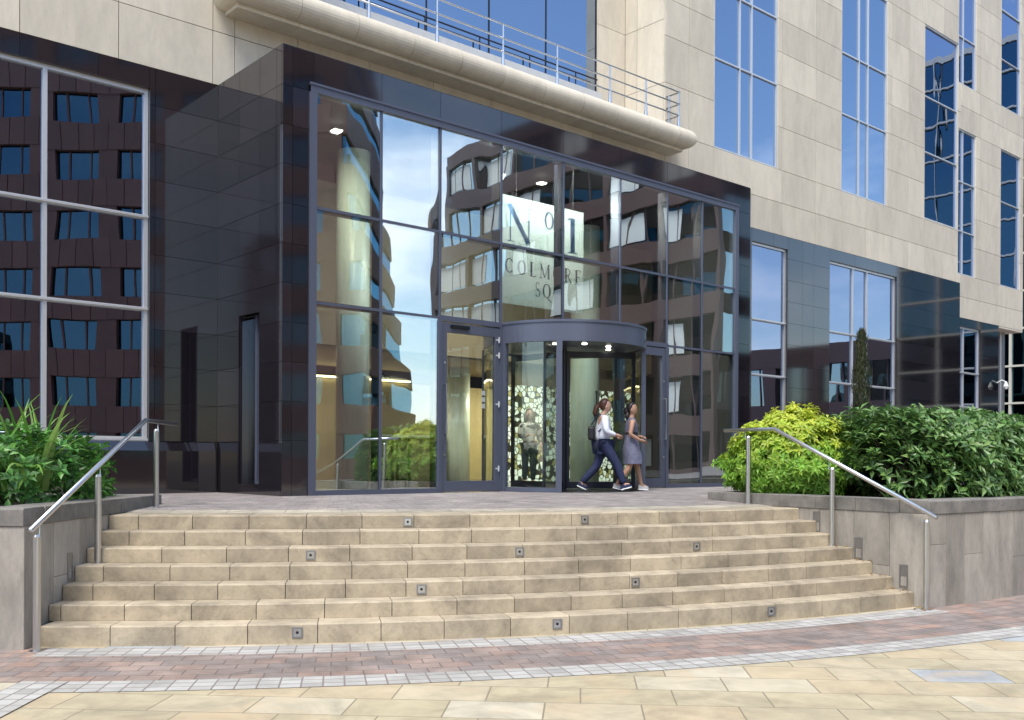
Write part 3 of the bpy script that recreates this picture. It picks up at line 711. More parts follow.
# closed volume of the building
m = MB(); m.box((-14,Y1+.5,7.25),(34.5,40,7.4)); m.box((-14,Y1+.2,30),(34.6,40,30.2)); m.box((-14,40,0),(34.6,40.2,30)); m.box((-14.2,Y1,0),(-14,40,30)); m.box((34.4,26,6),(34.6,40,30)); m.box((32.5,24,1),(32.7,40,6)); m.box((30.2,Y1+.13,5.96),(34.6,40,6.10)); m.box((XL+.2,Y0+.25,6.85),(XR-.2,Y1+.6,6.95))
m.box((6.25,Y1+.14,1),(6.40,24,7.2)); m.box((19.2,Y1+.14,1),(19.35,24,7.2)); m.box((RX0,15.6,7.4),(RX1,15.7,22)); m.box((-14,17.5,7.4),(7.5,17.6,30)); m.box((16.4,17.5,7.4),(34.4,17.6,30)); m.box((-14,15.4,1),(6.25,15.5,7.2)); m.box((19.35,16.4,1),(32.5,16.5,7.2))
m.build('inner_structure', M['dark'], bld)
m = MB(); m.box((32.86,Y1,5.90),(34.66,30,5.958)); m.build('overhang_soffit', M['stone'], bld)
m = MB(); m.tube((34.2,14.3,1.0),(34.2,14.3,5.92),.16,n=20); m.build('overhang_column', M['steel_dark'], bld)
# lobby
m = MB(); m.box((6.42,Y0+.13,ZB-.1),(19.2,22,ZB+.002)); m.build('lobby_floor', M['lobfloor'], bld)
m = MB(); m.box((6.42,20,ZB),(19.2,20.1,3.42)); m.build('lobby_wall', M['beige'], bld)
m = MB(); m.box((6.42,16.6,3.75),(19.2,16.7,6.85)); m.box((6.42,16.7,3.72),(19.2,20.1,3.82)); m.box((14.2,16.9,3.28),(19.19,17.0,3.72)); m.build('lobby_bulkhead', M['taupe'], bld)
m = MB(); m.box((7.2,19.90,3.44),(14.1,19.97,3.48)); cl = m.build('cove_light', M['lamp'], bld)
for i, (x, y) in enumerate(((9.2,14.7),(16.1,15.9),(14.5,18.6))):
    m = MB(); m.tube((x,y,ZB),(x,y,6.84 if y < 16.5 else 3.72),.285 if i == 0 else .33,n=36); m.build('column', M['column'], bld, smooth=True)
def lamp(loc, e, size, col=(1,.86,.62)):
    l = bpy.data.lights.new('lobby_and_fill_lamp','AREA'); l.energy = e; l.size = size; l.color = col
    o = bpy.data.objects.new('lobby_and_fill_lamp', l); C.objects.link(o); o.location = loc; return o
for loc, e in (((10.5,18.6,3.65),70),((16.4,18.2,3.65),90),((12.6,13.6,6.7),60),((8.2,13.6,6.7),30)): 
    lamp(loc, e, .12)
    m = MB(); m.box((loc[0]-.07,loc[1]-.07,loc[2]+.01),(loc[0]+.07,loc[1]+.07,loc[2]+.03)); m.build('ceiling_light', M['lampw'], bld)
for x in (8.0, 13.8):  # added fill lamps with no fitting, to brighten the columns near the glass
    l = lamp((x,12.25,6.72), 34, .06, (1,.93,.82)); l.rotation_euler = (R_(28),0,0)
l = lamp((11.3,13.3,6.5), 120, .25, (1,1,1)); l.rotation_euler = (R_(-42),0,0)  # added fill lamp behind the sign, shining through its board
l = lamp((11.3,11.98,6.8), 45, .08, (1,1,1)); l.rotation_euler = (R_(6),0,0)  # added fill lamp between glass and sign, brightening the board's front
# pierced screen in the lobby
def screenmat():
    m = bpy.data.materials.new('pierced_screen'); m.use_nodes = True; t = m.node_tree; b = t.nodes['Principled BSDF']
    tc = N(t,'ShaderNodeTexCoord'); v = N(t,'ShaderNodeTexVoronoi', feature='DISTANCE_TO_EDGE'); v.inputs['Scale'].default_value = 9
    v2 = N(t,'ShaderNodeTexVoronoi'); v2.inputs['Scale'].default_value = 9
    t.links.new(tc.outputs['Object'], v.inputs['Vector']); t.links.new(tc.outputs['Object'], v2.inputs['Vector'])
    cmp = N(t,'ShaderNodeMath', operation='GREATER_THAN'); cmp.inputs[1].default_value = .07; t.links.new(v.outputs['Distance'], cmp.inputs[0])
    cr = N(t,'ShaderNodeValToRGB'); cr.color_ramp.interpolation = 'CONSTANT'; e = cr.color_ramp.elements; e[0].color = (.03,.025,.01,1); e[1].position = .30; e[1].color = (.72,.74,.62,1); x = e.new(.72); x.color = (.34,.30,.11,1)
    t.links.new(v2.outputs['Color'], cr.inputs[0]); mx = N(t,'ShaderNodeMix', data_type='RGBA'); mx.inputs[6].default_value = (.02,.018,.01,1)
    t.links.new(cmp.outputs[0], mx.inputs[0]); t.links.new(cr.outputs[0], mx.inputs[7]); t.links.new(mx.outputs[2], b.inputs['Base Color']); b.inputs['Roughness'].default_value = .3
    t.links.new(mx.outputs[2], b.inputs['Emission Color']); b.inputs['Emission Strength'].default_value = .55
    return m
m = MB(); m.box((14.3,16.95,ZB+.002),(18.9,17.0,3.27)); scr = m.build('pierced_screen', screenmat()); tag(scr, 'backlit gold and white pierced screen standing in the lobby behind the revolving door', 'screen')
# turnstiles
tproto = None
for i, (px, d) in enumerate(((387,20.8),(404,21.2))):
    p = atdepth(px, d, ZB+.002); m = MB(); w, h, dd = .34, .95, .5; t = .03
    for (a, b_) in (((-w/2,0),(-w/2+t,h)), ((w/2-t,0),(w/2,h)), ((-w/2+t,h-t),(w/2-t,h)), ((-w/2+t,.06),(w/2-t,.06+t))):
        m.box((p.x+a[0],p.y,p.z+a[1]),(p.x+b_[0],p.y+.06,p.z+b_[1]))
    o = m.build('lobby_barrier', M['black'], loc=tuple(p)); tag(o, ['black framed glass barrier in the lobby, nearer the pale column','black framed glass barrier in the lobby, nearer the left door'][i], 'barrier', 'low barriers in the lobby')
    g_ = MB(); g_.box((p.x-w/2+t,p.y+.02,p.z+.09),(p.x+w/2-t,p.y+.03,p.z+h-t)); g_.build('barrier_pane', M['gl_door'], o)

# hanging sign
def stroke(mb, x0, y0, x1, y1, w, P, k=[0]):
    k[0] += 1; a, b_ = Vector((x0, y0)), Vector((x1, y1)); d = (b_-a).normalized(); n = Vector((-d.y, d.x))*w/2
    q_ = [a-n, b_-n, b_+n, a+n]; dz = .0001*(k[0] % 13); mb.add([P(v.x, v.y, .004+dz) for v in q_]+[P(v.x, v.y, 0) for v in q_], [(0,1,2,3),(0,4,5,1),(1,5,6,2),(2,6,7,3),(3,7,4,0)])
def ringl(mb, cx, cy, rx, ry, tx, ty, P, a0=0, a1=360, n=28):
    vs = []
    for i in range(n+1):
        t = R_(a0+(a1-a0)*i/n); c, s_ = math.cos(t), math.sin(t)
        vs += [P(cx+rx*c, cy+ry*s_, .0041), P(cx+(rx-tx)*c, cy+(ry-ty)*s_, .0041)]
    mb.add(vs, [(2*i,2*i+2,2*i+3,2*i+1) for i in range(n)])
def glyph(mb, ch, X, Z, h, Y):
    P = lambda x, y, d: (X+x*h, Y-d, Z+y*h)
    S = lambda *a: stroke(mb, *a, P)
    t, T, s_ = (.035, .11, .03) if h > .25 else (.065, .16, .06)
    if ch == 'N': S(.13,0,.13,1,.045); S(.08,1,.80,.0,.15); S(.80,0,.80,1,.045); S(0,.985,.2,.985,s_); S(.02,.015,.26,.015,s_); S(.68,.985,.93,.985,s_); return .95
    if ch == '1': S(.24,0,.24,1,.17); S(.05,.015,.43,.015,s_); S(.05,.95,.24,.985,.05); return .5
    if ch in 'OQ':
        ringl(mb,.42,.5,.40,.51,T,t,P)
        if ch == 'Q': S(.42,.06,.86,-.26,.085)
        return .86
    if ch == 'C': ringl(mb,.42,.5,.40,.51,T,t,P,42,318); S(.72,.68,.72,.88,.035); S(.70,.12,.72,.22,.03); return .76
    if ch == 'L': S(.16,0,.16,1,T); S(.04,.985,.30,.985,s_); S(.04,.017,.58,.017,s_+.005); S(.58,.0,.60,.22,.03); return .66
    if ch == 'M': S(.13,0,.15,1,.04); S(.14,.98,.50,.05,.10); S(.50,.05,.86,.98,.04); S(.88,0,.86,1,T); S(.02,.015,.26,.015,s_); S(.03,.985,.18,.985,s_); S(.76,.015,1.0,.015,s_); S(.84,.985,.99,.985,s_); return 1.04
    if ch == 'R': S(.16,0,.16,1,T); S(.04,.985,.34,.985,s_); S(.04,.015,.30,.015,s_); ringl(mb,.32,.74,.28,.26,.10,t,P,-90,90); S(.16,.495,.34,.495,s_); S(.34,.50,.68,.01,.10); return .72
    if ch == 'E': S(.16,0,.16,1,T); S(.04,.982,.56,.982,s_+.005); S(.04,.018,.60,.018,s_+.005); S(.16,.52,.46,.52,s_); S(.56,.8,.56,1,.03); S(.60,0,.62,.2,.03); S(.46,.44,.46,.60,.03); return .68
    if ch == 'S': ringl(mb,.28,.74,.22,.27,.085,.05,P,30,250); ringl(mb,.28,.26,.25,.27,.095,.05,P,-150,80); S(.19,.545,.39,.455,.10); return .58
    if ch == 'o': ringl(mb,.36,.5,.36,.50,.15,.07,P); return .76
SY = Y0+.34
sgn = empty('hanging_sign', (11.32,SY,4.1)); tag(sgn, 'pale green square sign lettered No 1 Colmore Sq hung behind entrance glass', 'sign')
m = MB(); m.box((10.40,SY,4.97),(12.25,SY+.02,5.84)); m.box((10.40,SY,4.09),(12.25,SY+.02,4.955)); m.build('board', M['signw'], sgn)
sb = mat('sign_blue', (.10,.17,.32), .5)
for a_ in (('N',10.49,5.10,.60),('o',11.32,5.42,.30),('1',11.84,5.10,.60)): m = MB(); glyph(m,*a_,SY); m.build('numeral', sb, sgn)
m = MB(); x = 10.45
for ch, adv in zip('COLMORE', (.27,.275,.22,.30,.275,.25,0)): glyph(m, ch, x, 4.59, .235, SY); x += adv
glyph(m,'S',11.11,4.27,.235,SY); glyph(m,'Q',11.28,4.27,.235,SY)
m.build('lettering', M['signink'], sgn)
for x in (10.7, 12.0): m = MB(); m.tube((x,SY+.01,5.84),(x,SY+.01,6.9),.004,n=6); m.build('cable', M['steel_dark'], sgn)

# cctv camera on the granite corner
c = Vector((32.84,Y1-.04,3.9)); m = MB(); m.path([(32.72,Y1,4.12),(32.74,Y1-.14,4.20),(32.82,Y1-.24,4.14)], .018, 8)
o = m.build('security_camera', M['white'], loc=(32.8,Y1,4.1)); tag(o, 'small white dome security camera on a bracket at the far granite corner', 'camera')
m = MB(); m.tube((32.82,Y1-.24,4.15),(32.82,Y1-.24,4.0),.03,.08,14); m.tube((32.82,Y1-.24,4.0),(32.82,Y1-.24,3.91),.08,.04,14); m.build('dome', M['white'], o)

# ================================================================= THE TOWN ROUND THE SQUARE
def block_building(label, o, u, W, D, floors, fh, span, bays, wallm, z0=GZ, pier=1.3, glm=None, grow=0, curved=False, top=1.2, blinds=False, seg=0):
    """o: corner of the face, u: unit vector along the face; n = outward (left of u turned)"""
    o = Vector(o); u = Vector(u).normalized(); n = Vector((-u.y, u.x, 0)); root = empty('office_block', tuple(o+u*W/2)); tag(root, label, 'building')
    wl = MB(); gl = MB(); bl = MB(); H = floors*fh
    gl.obox(o-n*D+Vector((0,0,z0)), u*W, n*(D-.35), Vector((0,0,H)))
    for f in range(floors+1):
        ext = grow*(floors-f); hh = span if f < floors else top
        wl.obox(o-n*D+Vector((0,0,z0+f*fh-(.4 if f else 0))), u*(W+ext), n*(D-(.04 if seg else 0)), Vector((0,0,hh)), rnd())
        if seg:
            q_ = 0
            while q_ < W+ext-.1:
                e_ = min(seg, W+ext-q_); wl.obox(o-n*.04+u*(q_+.03)+Vector((0,0,z0+f*fh-(.4 if f else 0)+.02)), u*(e_-.05), n*.05, Vector((0,0,hh-.04)), rnd()); q_ += seg
        if grow and f < floors:
            gl.obox(o-n*(D-.3)+u*(W-.1)+Vector((0,0,z0+f*fh)), u*(ext-.4 if ext > .6 else .1), n*(D-.6), Vector((0,0,fh)))
    bw = W/bays
    for i in range(bays+1):
        pw = pier
        wl.obox(o+u*(i*bw-pw/2)-n*.6+Vector((0,0,z0)), u*pw, n*.58, Vector((0,0,H)), rnd())
        if blinds and i < bays:
            for f in range(floors):
                if random.random() < .75: bl.obox(o+u*(i*bw+pw/2+.1)-n*.33+Vector((0,0,z0+f*fh+span-.4+.2)), u*(bw-pw-.2)*rnd(.4,1), n*.02, Vector((0,0,(fh-span)*.8)))
        if i < bays:
            for k in (1, 2): wl.obox(o+u*(i*bw+bw*k/3)-n*.4+Vector((0,0,z0)), u*.10, n*.12, Vector((0,0,H)))
    wl.build('wall', wallm, root); gl.build('glazing', M[glm or 'gl_town'], root)
    if bl.v: bl.build('blind', M['white'], root)
    c_ = MB(); c_.obox(o-n*(D-.5)+u*.5+Vector((0,0,z0)), u*(W-1), n*(D-1.2), Vector((0,0,H-.3))); c_.build('core', M['dark'], root)
    return root
# left: brown stepped block seen mirrored in the big left window
uL = Vector((.752,.659,0)).normalized()
oL = Vector((32.2,-27.9,0))-uL*54.2
block_building('brown panelled office block with stepped floors across the square', tuple(oL), tuple(uL), 53, 18, 9, 3.6, 1.75, 13, M['brown_l'], pier=1.25, grow=.36, glm='gl_dim', seg=1.02)
# right: dark block facing -X
block_building('dark plum granite office block with pale blinds across the square', (50,-43.4,0), (0,1,0), 29.0, 4, 7, 3.75, 1.3, 6, M['brown_r'], pier=.4, blinds=True)
block_building('low dark brick building across the square', (53,-14,0), (0,1,0), 14, 10, 2, 3.9, 1.7, 5, M['brown_r'], pier=.9)
# glass tower beyond the building's far corner
tw = empty('glass_tower', (50,16,0)); tag(tw, 'pale framed glass tower beyond the far corner of the office', 'building')
m = MB(); m.box((50.2,1.5,GZ),(70,38,22)); m.build('core', M['dark'], tw)
m = MB(); m.box((50.0,1.4,GZ),(50.03,38,22)); m.build('glazing', M['gl_dim'], tw)
m = MB(); y = 1.4
while y < 38: m.box((49.86,y,GZ),(49.995,y+.11,22.3)); y += 2.1
z = .8
while z < 22.4: m.box((49.84,1.4,z),(49.994,38,z+.09)); z += 1.8
m.box((49.9,1.4,22.05),(70,38,22.35)); m.build('frame', mat('cream_frame', (.62,.60,.52), .6), tw)
# tall distant blocks closing the view between them
block_building('pale distant block far across the square', (48,-150,0), (-.1,1,0), 60, 20, 3, 3.6, 1.6, 12, M['concrete'], pier=1.2)
block_building('tan stone block at the far left of the square', (-60,-10,0), (.75,-.66,0), 50, 16, 5, 3.6, 1.9, 9, M['tan'], pier=1.4)

# ================================================================= PLANTS
def leaves(mb, p, d, up, L_, W, col, fold=.25, droop=.15):
    """one folded blade from p along d"""
    side = d.cross(up)
    if side.length < 1e-4: side = d.orthogonal()
    side.normalize(); nrm = side.cross(d).normalized()
    c = p+d*L_*.5; t = p+d*L_-nrm*L_*droop
    l = p+d*L_*.48+side*W*.5+nrm*W*fold; r_ = p+d*L_*.48-side*W*.5+nrm*W*fold
    mb.add([p, r_, c, l, t], [(0,1,2),(0,2,3),(2,1,4),(2,4,3)], col)
def rdir():
    while True:
        v = Vector((rnd(-1,1), rnd(-1,1), rnd(-1,1)))
        if .1 < v.length < 1: return v.normalized()
def vary(c, a=.25, hue=.12):
    k = rnd(1-a, 1+a); return (c[0]*k*rnd(1-hue,1+hue), c[1]*k, c[2]*k*rnd(1-hue,1+hue))
def sprig(mb, p, axis, n, L_, W, colf, spread=.9, stem=.06):
    axis = axis.normalized(); u = axis.orthogonal().normalized(); w = axis.cross(u); a0 = rnd(0, 6.28)
    for i in range(n):
        a = a0+i*2.4; d = (axis*(1-spread*rnd(.6,1.1)*(1-.4*i/n))+(u*math.cos(a)+w*math.sin(a))*spread+Vector((0,0,-.1))).normalized()
        leaves(mb, p+axis*stem*i/n, d, axis, L_*rnd(.7,1.15), W*rnd(.8,1.15), colf(), droop=rnd(.05,.3))
def lump(x, y, s=1.0): return (math.sin(x*3.1*s+1.3)+math.sin(y*2.7*s+.4)+math.sin((x+y)*5.3*s)+math.sin((x-y)*7.9*s+2))/4
def arc_hedge(name, label, cat, a0, a1, Rc, hw, zb, zt, n, leafn, L_, W, pal, endf=.08, mname='leaf_gloss', bulge=.1, spr=.9):
    root = empty(name, pol(Rc, (a0+a1)/2, zb)); tag(root, label, cat)
    mb = MB(); Lt = abs(R_(a1-a0))*Rc
    for i in range(n):
        s = rnd(); ph = rnd(-.12, 1.12)*math.pi; depth = 1-abs(random.gauss(0, .13)) if random.random() < .8 else rnd(.35,.9)
        e = min(1, min(s, 1-s)/endf) if endf else 1; e = math.sqrt(max(.02, 1-(1-e)**2))
        lp = 1+bulge*lump(s*Lt, ph*2.1)
        cx = math.copysign(abs(math.cos(ph))**.75, math.cos(ph)); cz = math.copysign(abs(math.sin(ph))**.8, math.sin(ph))
        R = Rc+cx*hw*depth*lp*e; z = zb+max(-.10, cz)*(zt-zb)*depth*lp*(.35+.65*e)+.02
        x, y, _ = pol(R, a0+(a1-a0)*s); t = R_(a0+(a1-a0)*s)
        nrm = Vector((math.cos(t)*cx, math.sin(t)*cx, max(.12, cz)*1.0)).normalized()
        ax = (nrm+rdir()*.55+Vector((0,0,.25))).normalized()
        sprig(mb, Vector((x,y,z)), ax, leafn, L_, W, lambda: vary(random.choice(pal)), spread=spr)
    mb.build('foliage', M[mname], root)
    st_ = MB()
    for i in range(int(Lt*9)):
        s = rnd(.06,.94); x, y, _ = pol(Rc+rnd(-.3,.3), a0+(a1-a0)*s); x2, y2, _ = pol(Rc+rnd(-hw,hw)*.7, a0+(a1-a0)*s+rnd(-1,1))
        st_.path([(x,y,zb-.02),((x+x2)/2,(y+y2)/2,zb+.35*(zt-zb)),(x2,y2,zb+.8*(zt-zb))], [.014,.010,.005], 6)
    st_.build('stems', M['bark'], root); return root
G1 = [(.10,.205,.05),(.085,.175,.045),(.125,.235,.06),(.155,.28,.075),(.07,.145,.04),(.18,.29,.09)]
arc_hedge('laurel_hedge','wide dark green glossy laurel hedge overhanging the right planter','hedge', -95.2, -74, 14.95, 1.28, 1.07, 2.15, 5000, 7, .15, .058, G1, endf=.05, bulge=.06, spr=.78)
G2 = [(.07,.20,.035),(.09,.25,.04),(.055,.15,.035),(.11,.28,.05),(.05,.13,.03)]
arc_hedge('broadleaf_shrub','bushy mid green shrub spreading over the left planter coping','shrub', -131.0, -151, 14.75, 1.35, 1.08, 1.78, 1500, 7, .13, .055, G2, endf=.07)
# strappy plant
c = atdepth(8, 9.5, 1.08); root = empty('strappy_plant', c); tag(root, 'tuft of long bright green strap leaves behind the left shrub', 'plant')
mb = MB()
for i in range(95):
    a = rnd(0, 6.28); el = rnd(.5, 1.45); Lb = rnd(.75, 1.15); w = rnd(.016,.034); p = c+Vector((rnd(-.35,.35), rnd(-.35,.35), .15)); d = Vector((math.cos(a)*math.cos(el), math.sin(a)*math.cos(el), math.sin(el)))
    sd_ = Vector((-math.sin(a), math.cos(a), 0)); vs = []; nseg = 7; col = vary(random.choice([(.16,.34,.05),(.10,.26,.04),(.22,.40,.09)]), .2)
    for k in range(nseg+1):
        ww = w*(1-(k/nseg)**2)+.001; vs += [p+sd_*ww, p-sd_*ww]; p = p+d*Lb/nseg; d = (d+Vector((0,0,-.10-.05*k))*(.8)).normalized()
    mb.add(vs, [(2*k,2*k+1,2*k+3,2*k+2) for k in range(nseg)], col)
mb.build('foliage', M['leaf_soft'], root)
# yellow shrub
c = atdepth(793, 13.45, 1.04); root = empty('golden_shrub', c); tag(root, 'rounded yellow and lime leaved shrub at the top of the right planter', 'shrub')
mb = MB(); HWx, HZ = .81, 1.16
for i in range(3300):
    d = rdir(); 
    if d.z < -.8: d.z = -d.z*.6
    d.normalize(); dep = 1-abs(random.gauss(0,.11)) if random.random() < .85 else rnd(.4,.9)
    lp = 1+.17*lump(d.x*2+3, d.y*2+d.z*2.4, 1.4)+.09*lump(d.y*5, d.z*5, 1.5)+(.1 if d.x < -.3 and d.z < .2 else 0)
    r_ = dep*lp; q_ = Vector((d.x*HWx*r_, d.y*HWx*r_, .42+d.z*(HZ-.42 if d.z > 0 else .46)*r_))
    if d.z < 0: q_.x *= 1+.18*d.z; q_.y *= 1+.18*d.z
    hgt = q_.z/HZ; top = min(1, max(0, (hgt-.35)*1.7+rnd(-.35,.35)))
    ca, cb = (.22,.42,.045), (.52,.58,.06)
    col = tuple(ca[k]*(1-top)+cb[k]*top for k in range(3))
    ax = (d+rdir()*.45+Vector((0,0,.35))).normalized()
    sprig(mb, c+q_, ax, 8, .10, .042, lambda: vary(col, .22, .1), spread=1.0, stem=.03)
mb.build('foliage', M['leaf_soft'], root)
m = MB()
for i in range(26):
    a = rnd(0,6.28); m.path([c+Vector((rnd(-.1,.1),rnd(-.1,.1),-.03)), c+Vector((math.cos(a)*.3,math.sin(a)*.3,.4)), c+Vector((math.cos(a)*.6,math.sin(a)*.6,.85))], [.018,.012,.005], 6)
m.build('stems', M['bark'], root)
# columnar conifer
c = atdepth(861, 15.0, 1.06); root = empty('columnar_conifer', c); tag(root, 'narrow dark columnar conifer rising behind the laurel hedge', 'conifer')
m = MB(); m.path([c, c+Vector((.02,.01,1.2)), c+Vector((0,.02,2.2))], [.05,.035,.01], 8); m.build('trunk', M['bark'], root)
mb = MB(); Hc = 2.42
for i in range(5200):
    t = rnd(.0,1)**.9; a = rnd(0,6.28); rr = (.235*(1-t)**.42*(.75+.25*math.sin(t*23+a*2)) if t > .25 else .215)*(1-abs(random.gauss(0,.2))); rr = max(.01, rr)
    p = c+Vector((math.cos(a)*rr, math.sin(a)*rr, t*Hc+.02)); d = Vector((math.cos(a)*.35, math.sin(a)*.35, 1)).normalized()
    d = (d+rdir()*.35).normalized(); leaves(mb, p, d, Vector((math.cos(a), math.sin(a), .1)), rnd(.05,.11), rnd(.010,.018), vary(random.choice([(.05,.075,.03),(.035,.06,.025),(.075,.08,.04),(.09,.075,.04)]), .3))
mb.build('crown', M['leaf_soft'], root)
# dry leaves by the foot of the right handrail
mb = MB()
for i in range(46):
    k = random.choice([6,6,5,4,3]); R = SR[k]-rnd(.0,.24) if random.random() < .6 else 16.45+rnd(-.05,.12); zz = (.98-.14*k if R < 16.3 else GZ+.006)+.006; a = AR-abs(random.gauss(0,.35))
    leaves(mb, Vector(pol(R, a, zz)), Vector((rnd(-1,1), rnd(-1,1), .1)).normalized(), Vector((0,0,1)), rnd(.03,.06), rnd(.02,.03), vary(random.choice([(.35,.18,.04),(.4,.27,.06),(.2,.09,.03)])))
o = mb.build('fallen_leaves', M['leaf_soft']); tag(o, 'dry brown leaves gathered at the right end of the steps', 'leaves', kind='stuff')

# ================================================================= PEOPLE
def skin_eval(P, edges, rad, sub=2, root=None):
    names = list(P); me = bpy.data.meshes.new('tmp'); me.from_pydata([P[n] for n in names], [(names.index(a), names.index(b)) for a, b in edges], [])
    o = bpy.data.objects.new('tmp', me); C.objects.link(o)
    sm = o.modifiers.new('s', 'SKIN'); sm.use_smooth_shade = True; sm.branch_smoothing = .6
    for i, n in enumerate(names):
        r_ = rad[n]; r_ = r_ if isinstance(r_, tuple) else (r_, r_); me.skin_vertices[0].data[i].radius = r_
        me.skin_vertices[0].data[i].use_root = (n == (root or names[0]))
    su = o.modifiers.new('u', 'SUBSURF'); su.levels = sub; su.render_levels = sub
    dg = bpy.context.evaluated_depsgraph_get(); ev = o.evaluated_get(dg); m2 = ev.to_mesh()
    vs = [v.co.copy() for v in m2.vertices]; fs = [tuple(p.vertices) for p in m2.polygons]; ev.to_mesh_clear()
    bpy.data.objects.remove(o); bpy.data.meshes.remove(me); return vs, fs
def ellipsoid(mb, c, rx, ry, rz, X, Y, Z, n=16, f=None):
    vs = []; 
    for i in range(n//2+1):
        th = math.pi*i/(n//2)
        for j in range(n):
            ph = 2*math.pi*j/n; q_ = [math.sin(th)*math.cos(ph), math.sin(th)*math.sin(ph), math.cos(th)]
            if f: q_ = f(*q_)
            vs.append(c+X*rx*q_[0]+Y*ry*q_[1]+Z*rz*q_[2])
    fs = [(i*n+j, (i+1)*n+j, (i+1)*n+(j+1) % n, i*n+(j+1) % n) for i in range(n//2) for j in range(n)]
    mb.add(vs, fs)
def person(label, base, F, S, pose, skin, hair, tops, shoes, extra=None, look=None, group=None):
    """pose in (forward, side, up) metres for a 1.6 m figure scaled by S; side + is the figure's right"""
    F = Vector(F).normalized(); Rt = Vector((F.y, -F.x, 0)); U = Vector((0,0,1)); base = Vector(base)
    W = lambda p: base+(F*p[0]+Rt*p[1]+U*p[2])*S
    root = empty('person', base); tag(root, label, 'person')
    P = {k: tuple(W(v)) for k, v in pose.items()}
    rad0 = dict(pelvis=(.135,.105), belly=(.115,.095), chest=(.14,.10), neck0=(.065,.06), neck=(.048,.048), jaw=(.044,.048), head=(.055,.06), crown=(.04,.045),
        shR=.052, shL=.052, elR=.038, elL=.038, wrR=.026, wrL=.026, haR=(.035,.018), haL=(.035,.018), hipR=.088, hipL=.088, knR=.056, knL=.056, anR=.036, anL=.036, toR=(.035,.022), toL=(.035,.022))
    E0 = [('pelvis','belly'),('belly','chest'),('chest','neck0'),('neck0','neck'),('neck','jaw'),('jaw','head'),('head','crown'),('chest','shR'),('chest','shL'),('shR','elR'),('elR','wrR'),('wrR','haR'),('shL','elL'),('elL','wrL'),('wrL','haL'),
        ('pelvis','hipR'),('pelvis','hipL'),('hipR','knR'),('knR','anR'),('anR','toR'),('hipL','knL'),('knL','anL'),('anL','toL')]
    def shell(names, grow, over={}):
        ed = [e for e in E0 if e[0] in names and e[1] in names]; r_ = {}
        for n in names:
            v = over.get(n, None) or rad0[n]; v = v if isinstance(v, tuple) else (v, v); r_[n] = tuple((x+grow)*S for x in v)
        return skin_eval({n: P[n] for n in names}, ed, r_, 2)
    bd = MB(); vs, fs = shell(list(rad0), 0); bd.add(vs, fs)
    H = Vector(P['head']); LF = Vector(look).normalized() if look else F; LR = Vector((LF.y, -LF.x, 0))
    # nose, ears, fingers belong to the body mesh
    ellipsoid(bd, H+LF*.080*S-U*.022*S, .016*S, .011*S, .020*S, LF, LR, U, 8)
    def headf(x, y, z):
        if z < 0: k = 1-.32*z*z; return [x*(k if x > 0 else 1-.55*z*z)+(.10*z*z), y*(1-.38*z*z), z]
        return [x*.97, y, z]
    ellipsoid(bd, H-U*.004*S, .088*S, .074*S, .118*S, LF, LR, U, 20, headf)
    for s_ in (1,-1): ellipsoid(bd, H+LR*s_*.074*S-U*.02*S-LF*.005*S, .02*S, .010*S, .03*S, LF, LR, U, 8)
    for h, w in (('haR','wrR'),('haL','wrL')):
        a, b = Vector(P[w]), Vector(P[h]); d = (b-a).normalized(); sd_ = d.cross(U); sd_ = sd_.normalized() if sd_.length > .1 else Rt; pn = sd_.cross(d)
        for k, ln in enumerate((.062,.072,.068,.052)):
            o_ = b+sd_*(k-1.5)*.019*S+d*.015*S; k1 = o_+(d*.6+pn*-.35).normalized()*ln*.55*S; k2 = k1+(d*.3-pn*.8).normalized()*ln*.5*S
            bd.path([o_, k1, k2], [.0092*S,.008*S,.006*S], 7)
        o_ = a+(b-a)*.45+sd_*.028*S; bd.path([o_, o_+(sd_*.6+d*.7)*.035*S, o_+(sd_*.5+d*1.4)*.045*S], [.011*S,.009*S,.007*S], 7)
    body = bd.build('body', skin, root, smooth=True)
    fc = MB()
    for s_ in (1,-1):
        ellipsoid(fc, H+LF*.083*S+LR*s_*.031*S+U*.006*S, .009*S, .012*S, .007*S, LF, LR, U, 8)
        fc.obox(H+LF*.084*S+LR*(s_*.031-.016)*S+U*.026*S, LR*.032*S, LF*.008*S, U*.006*S)
    fc.build('eyes', M['black'], root)
    lp = MB(); ellipsoid(lp, H+LF*.081*S-U*.062*S, .010*S, .022*S, .007*S, LF, LR, U, 8); lp.build('mouth', M['lip'], root)
    hb = MB()
    def hf(x, y, z):
        if x > .25 and z < .42: return [x*.45, y*.97, z*.8+.2]
        if x > .6: return [x*.88, y, z]
        return [x, y, z]
    ellipsoid(hb, H+U*.026*S-LF*.020*S, .100*S, .085*S, .108*S, LF, LR, U, 20, hf)
    if hair[1] == 'tail':
        b0 = H-LF*.10*S+U*.03*S; hb.path([b0, b0-F*.06*S-U*.05*S, b0-F*.09*S-U*.15*S, b0-F*.08*S-U*.25*S], [.030*S,.045*S,.038*S,.012*S], 10)
    if hair[1] == 'bun':
        ellipsoid(hb, H-LF*.10*S-U*.03*S, .065*S, .06*S, .07*S, LF, LR, U, 12); hb.path([H-LF*.08*S-U*.04*S, H-F*.09*S-U*.14*S, H-F*.08*S-U*.2*S], [.05*S,.045*S,.02*S], 9)
    if hair[1] == 'long':
        for s_ in (1,-1): hb.path([H+LR*s_*.06*S+U*.04*S, H+LR*s_*.085*S-U*.08*S, H+LR*s_*.08*S-U*.24*S], [.04*S,.04*S,.02*S], 9)
        hb.path([H-LF*.06*S, H-LF*.09*S-U*.12*S, H-LF*.09*S-U*.26*S], [.08*S,.075*S,.04*S], 12)
    hb.build('hair', hair[0], root, smooth=True)
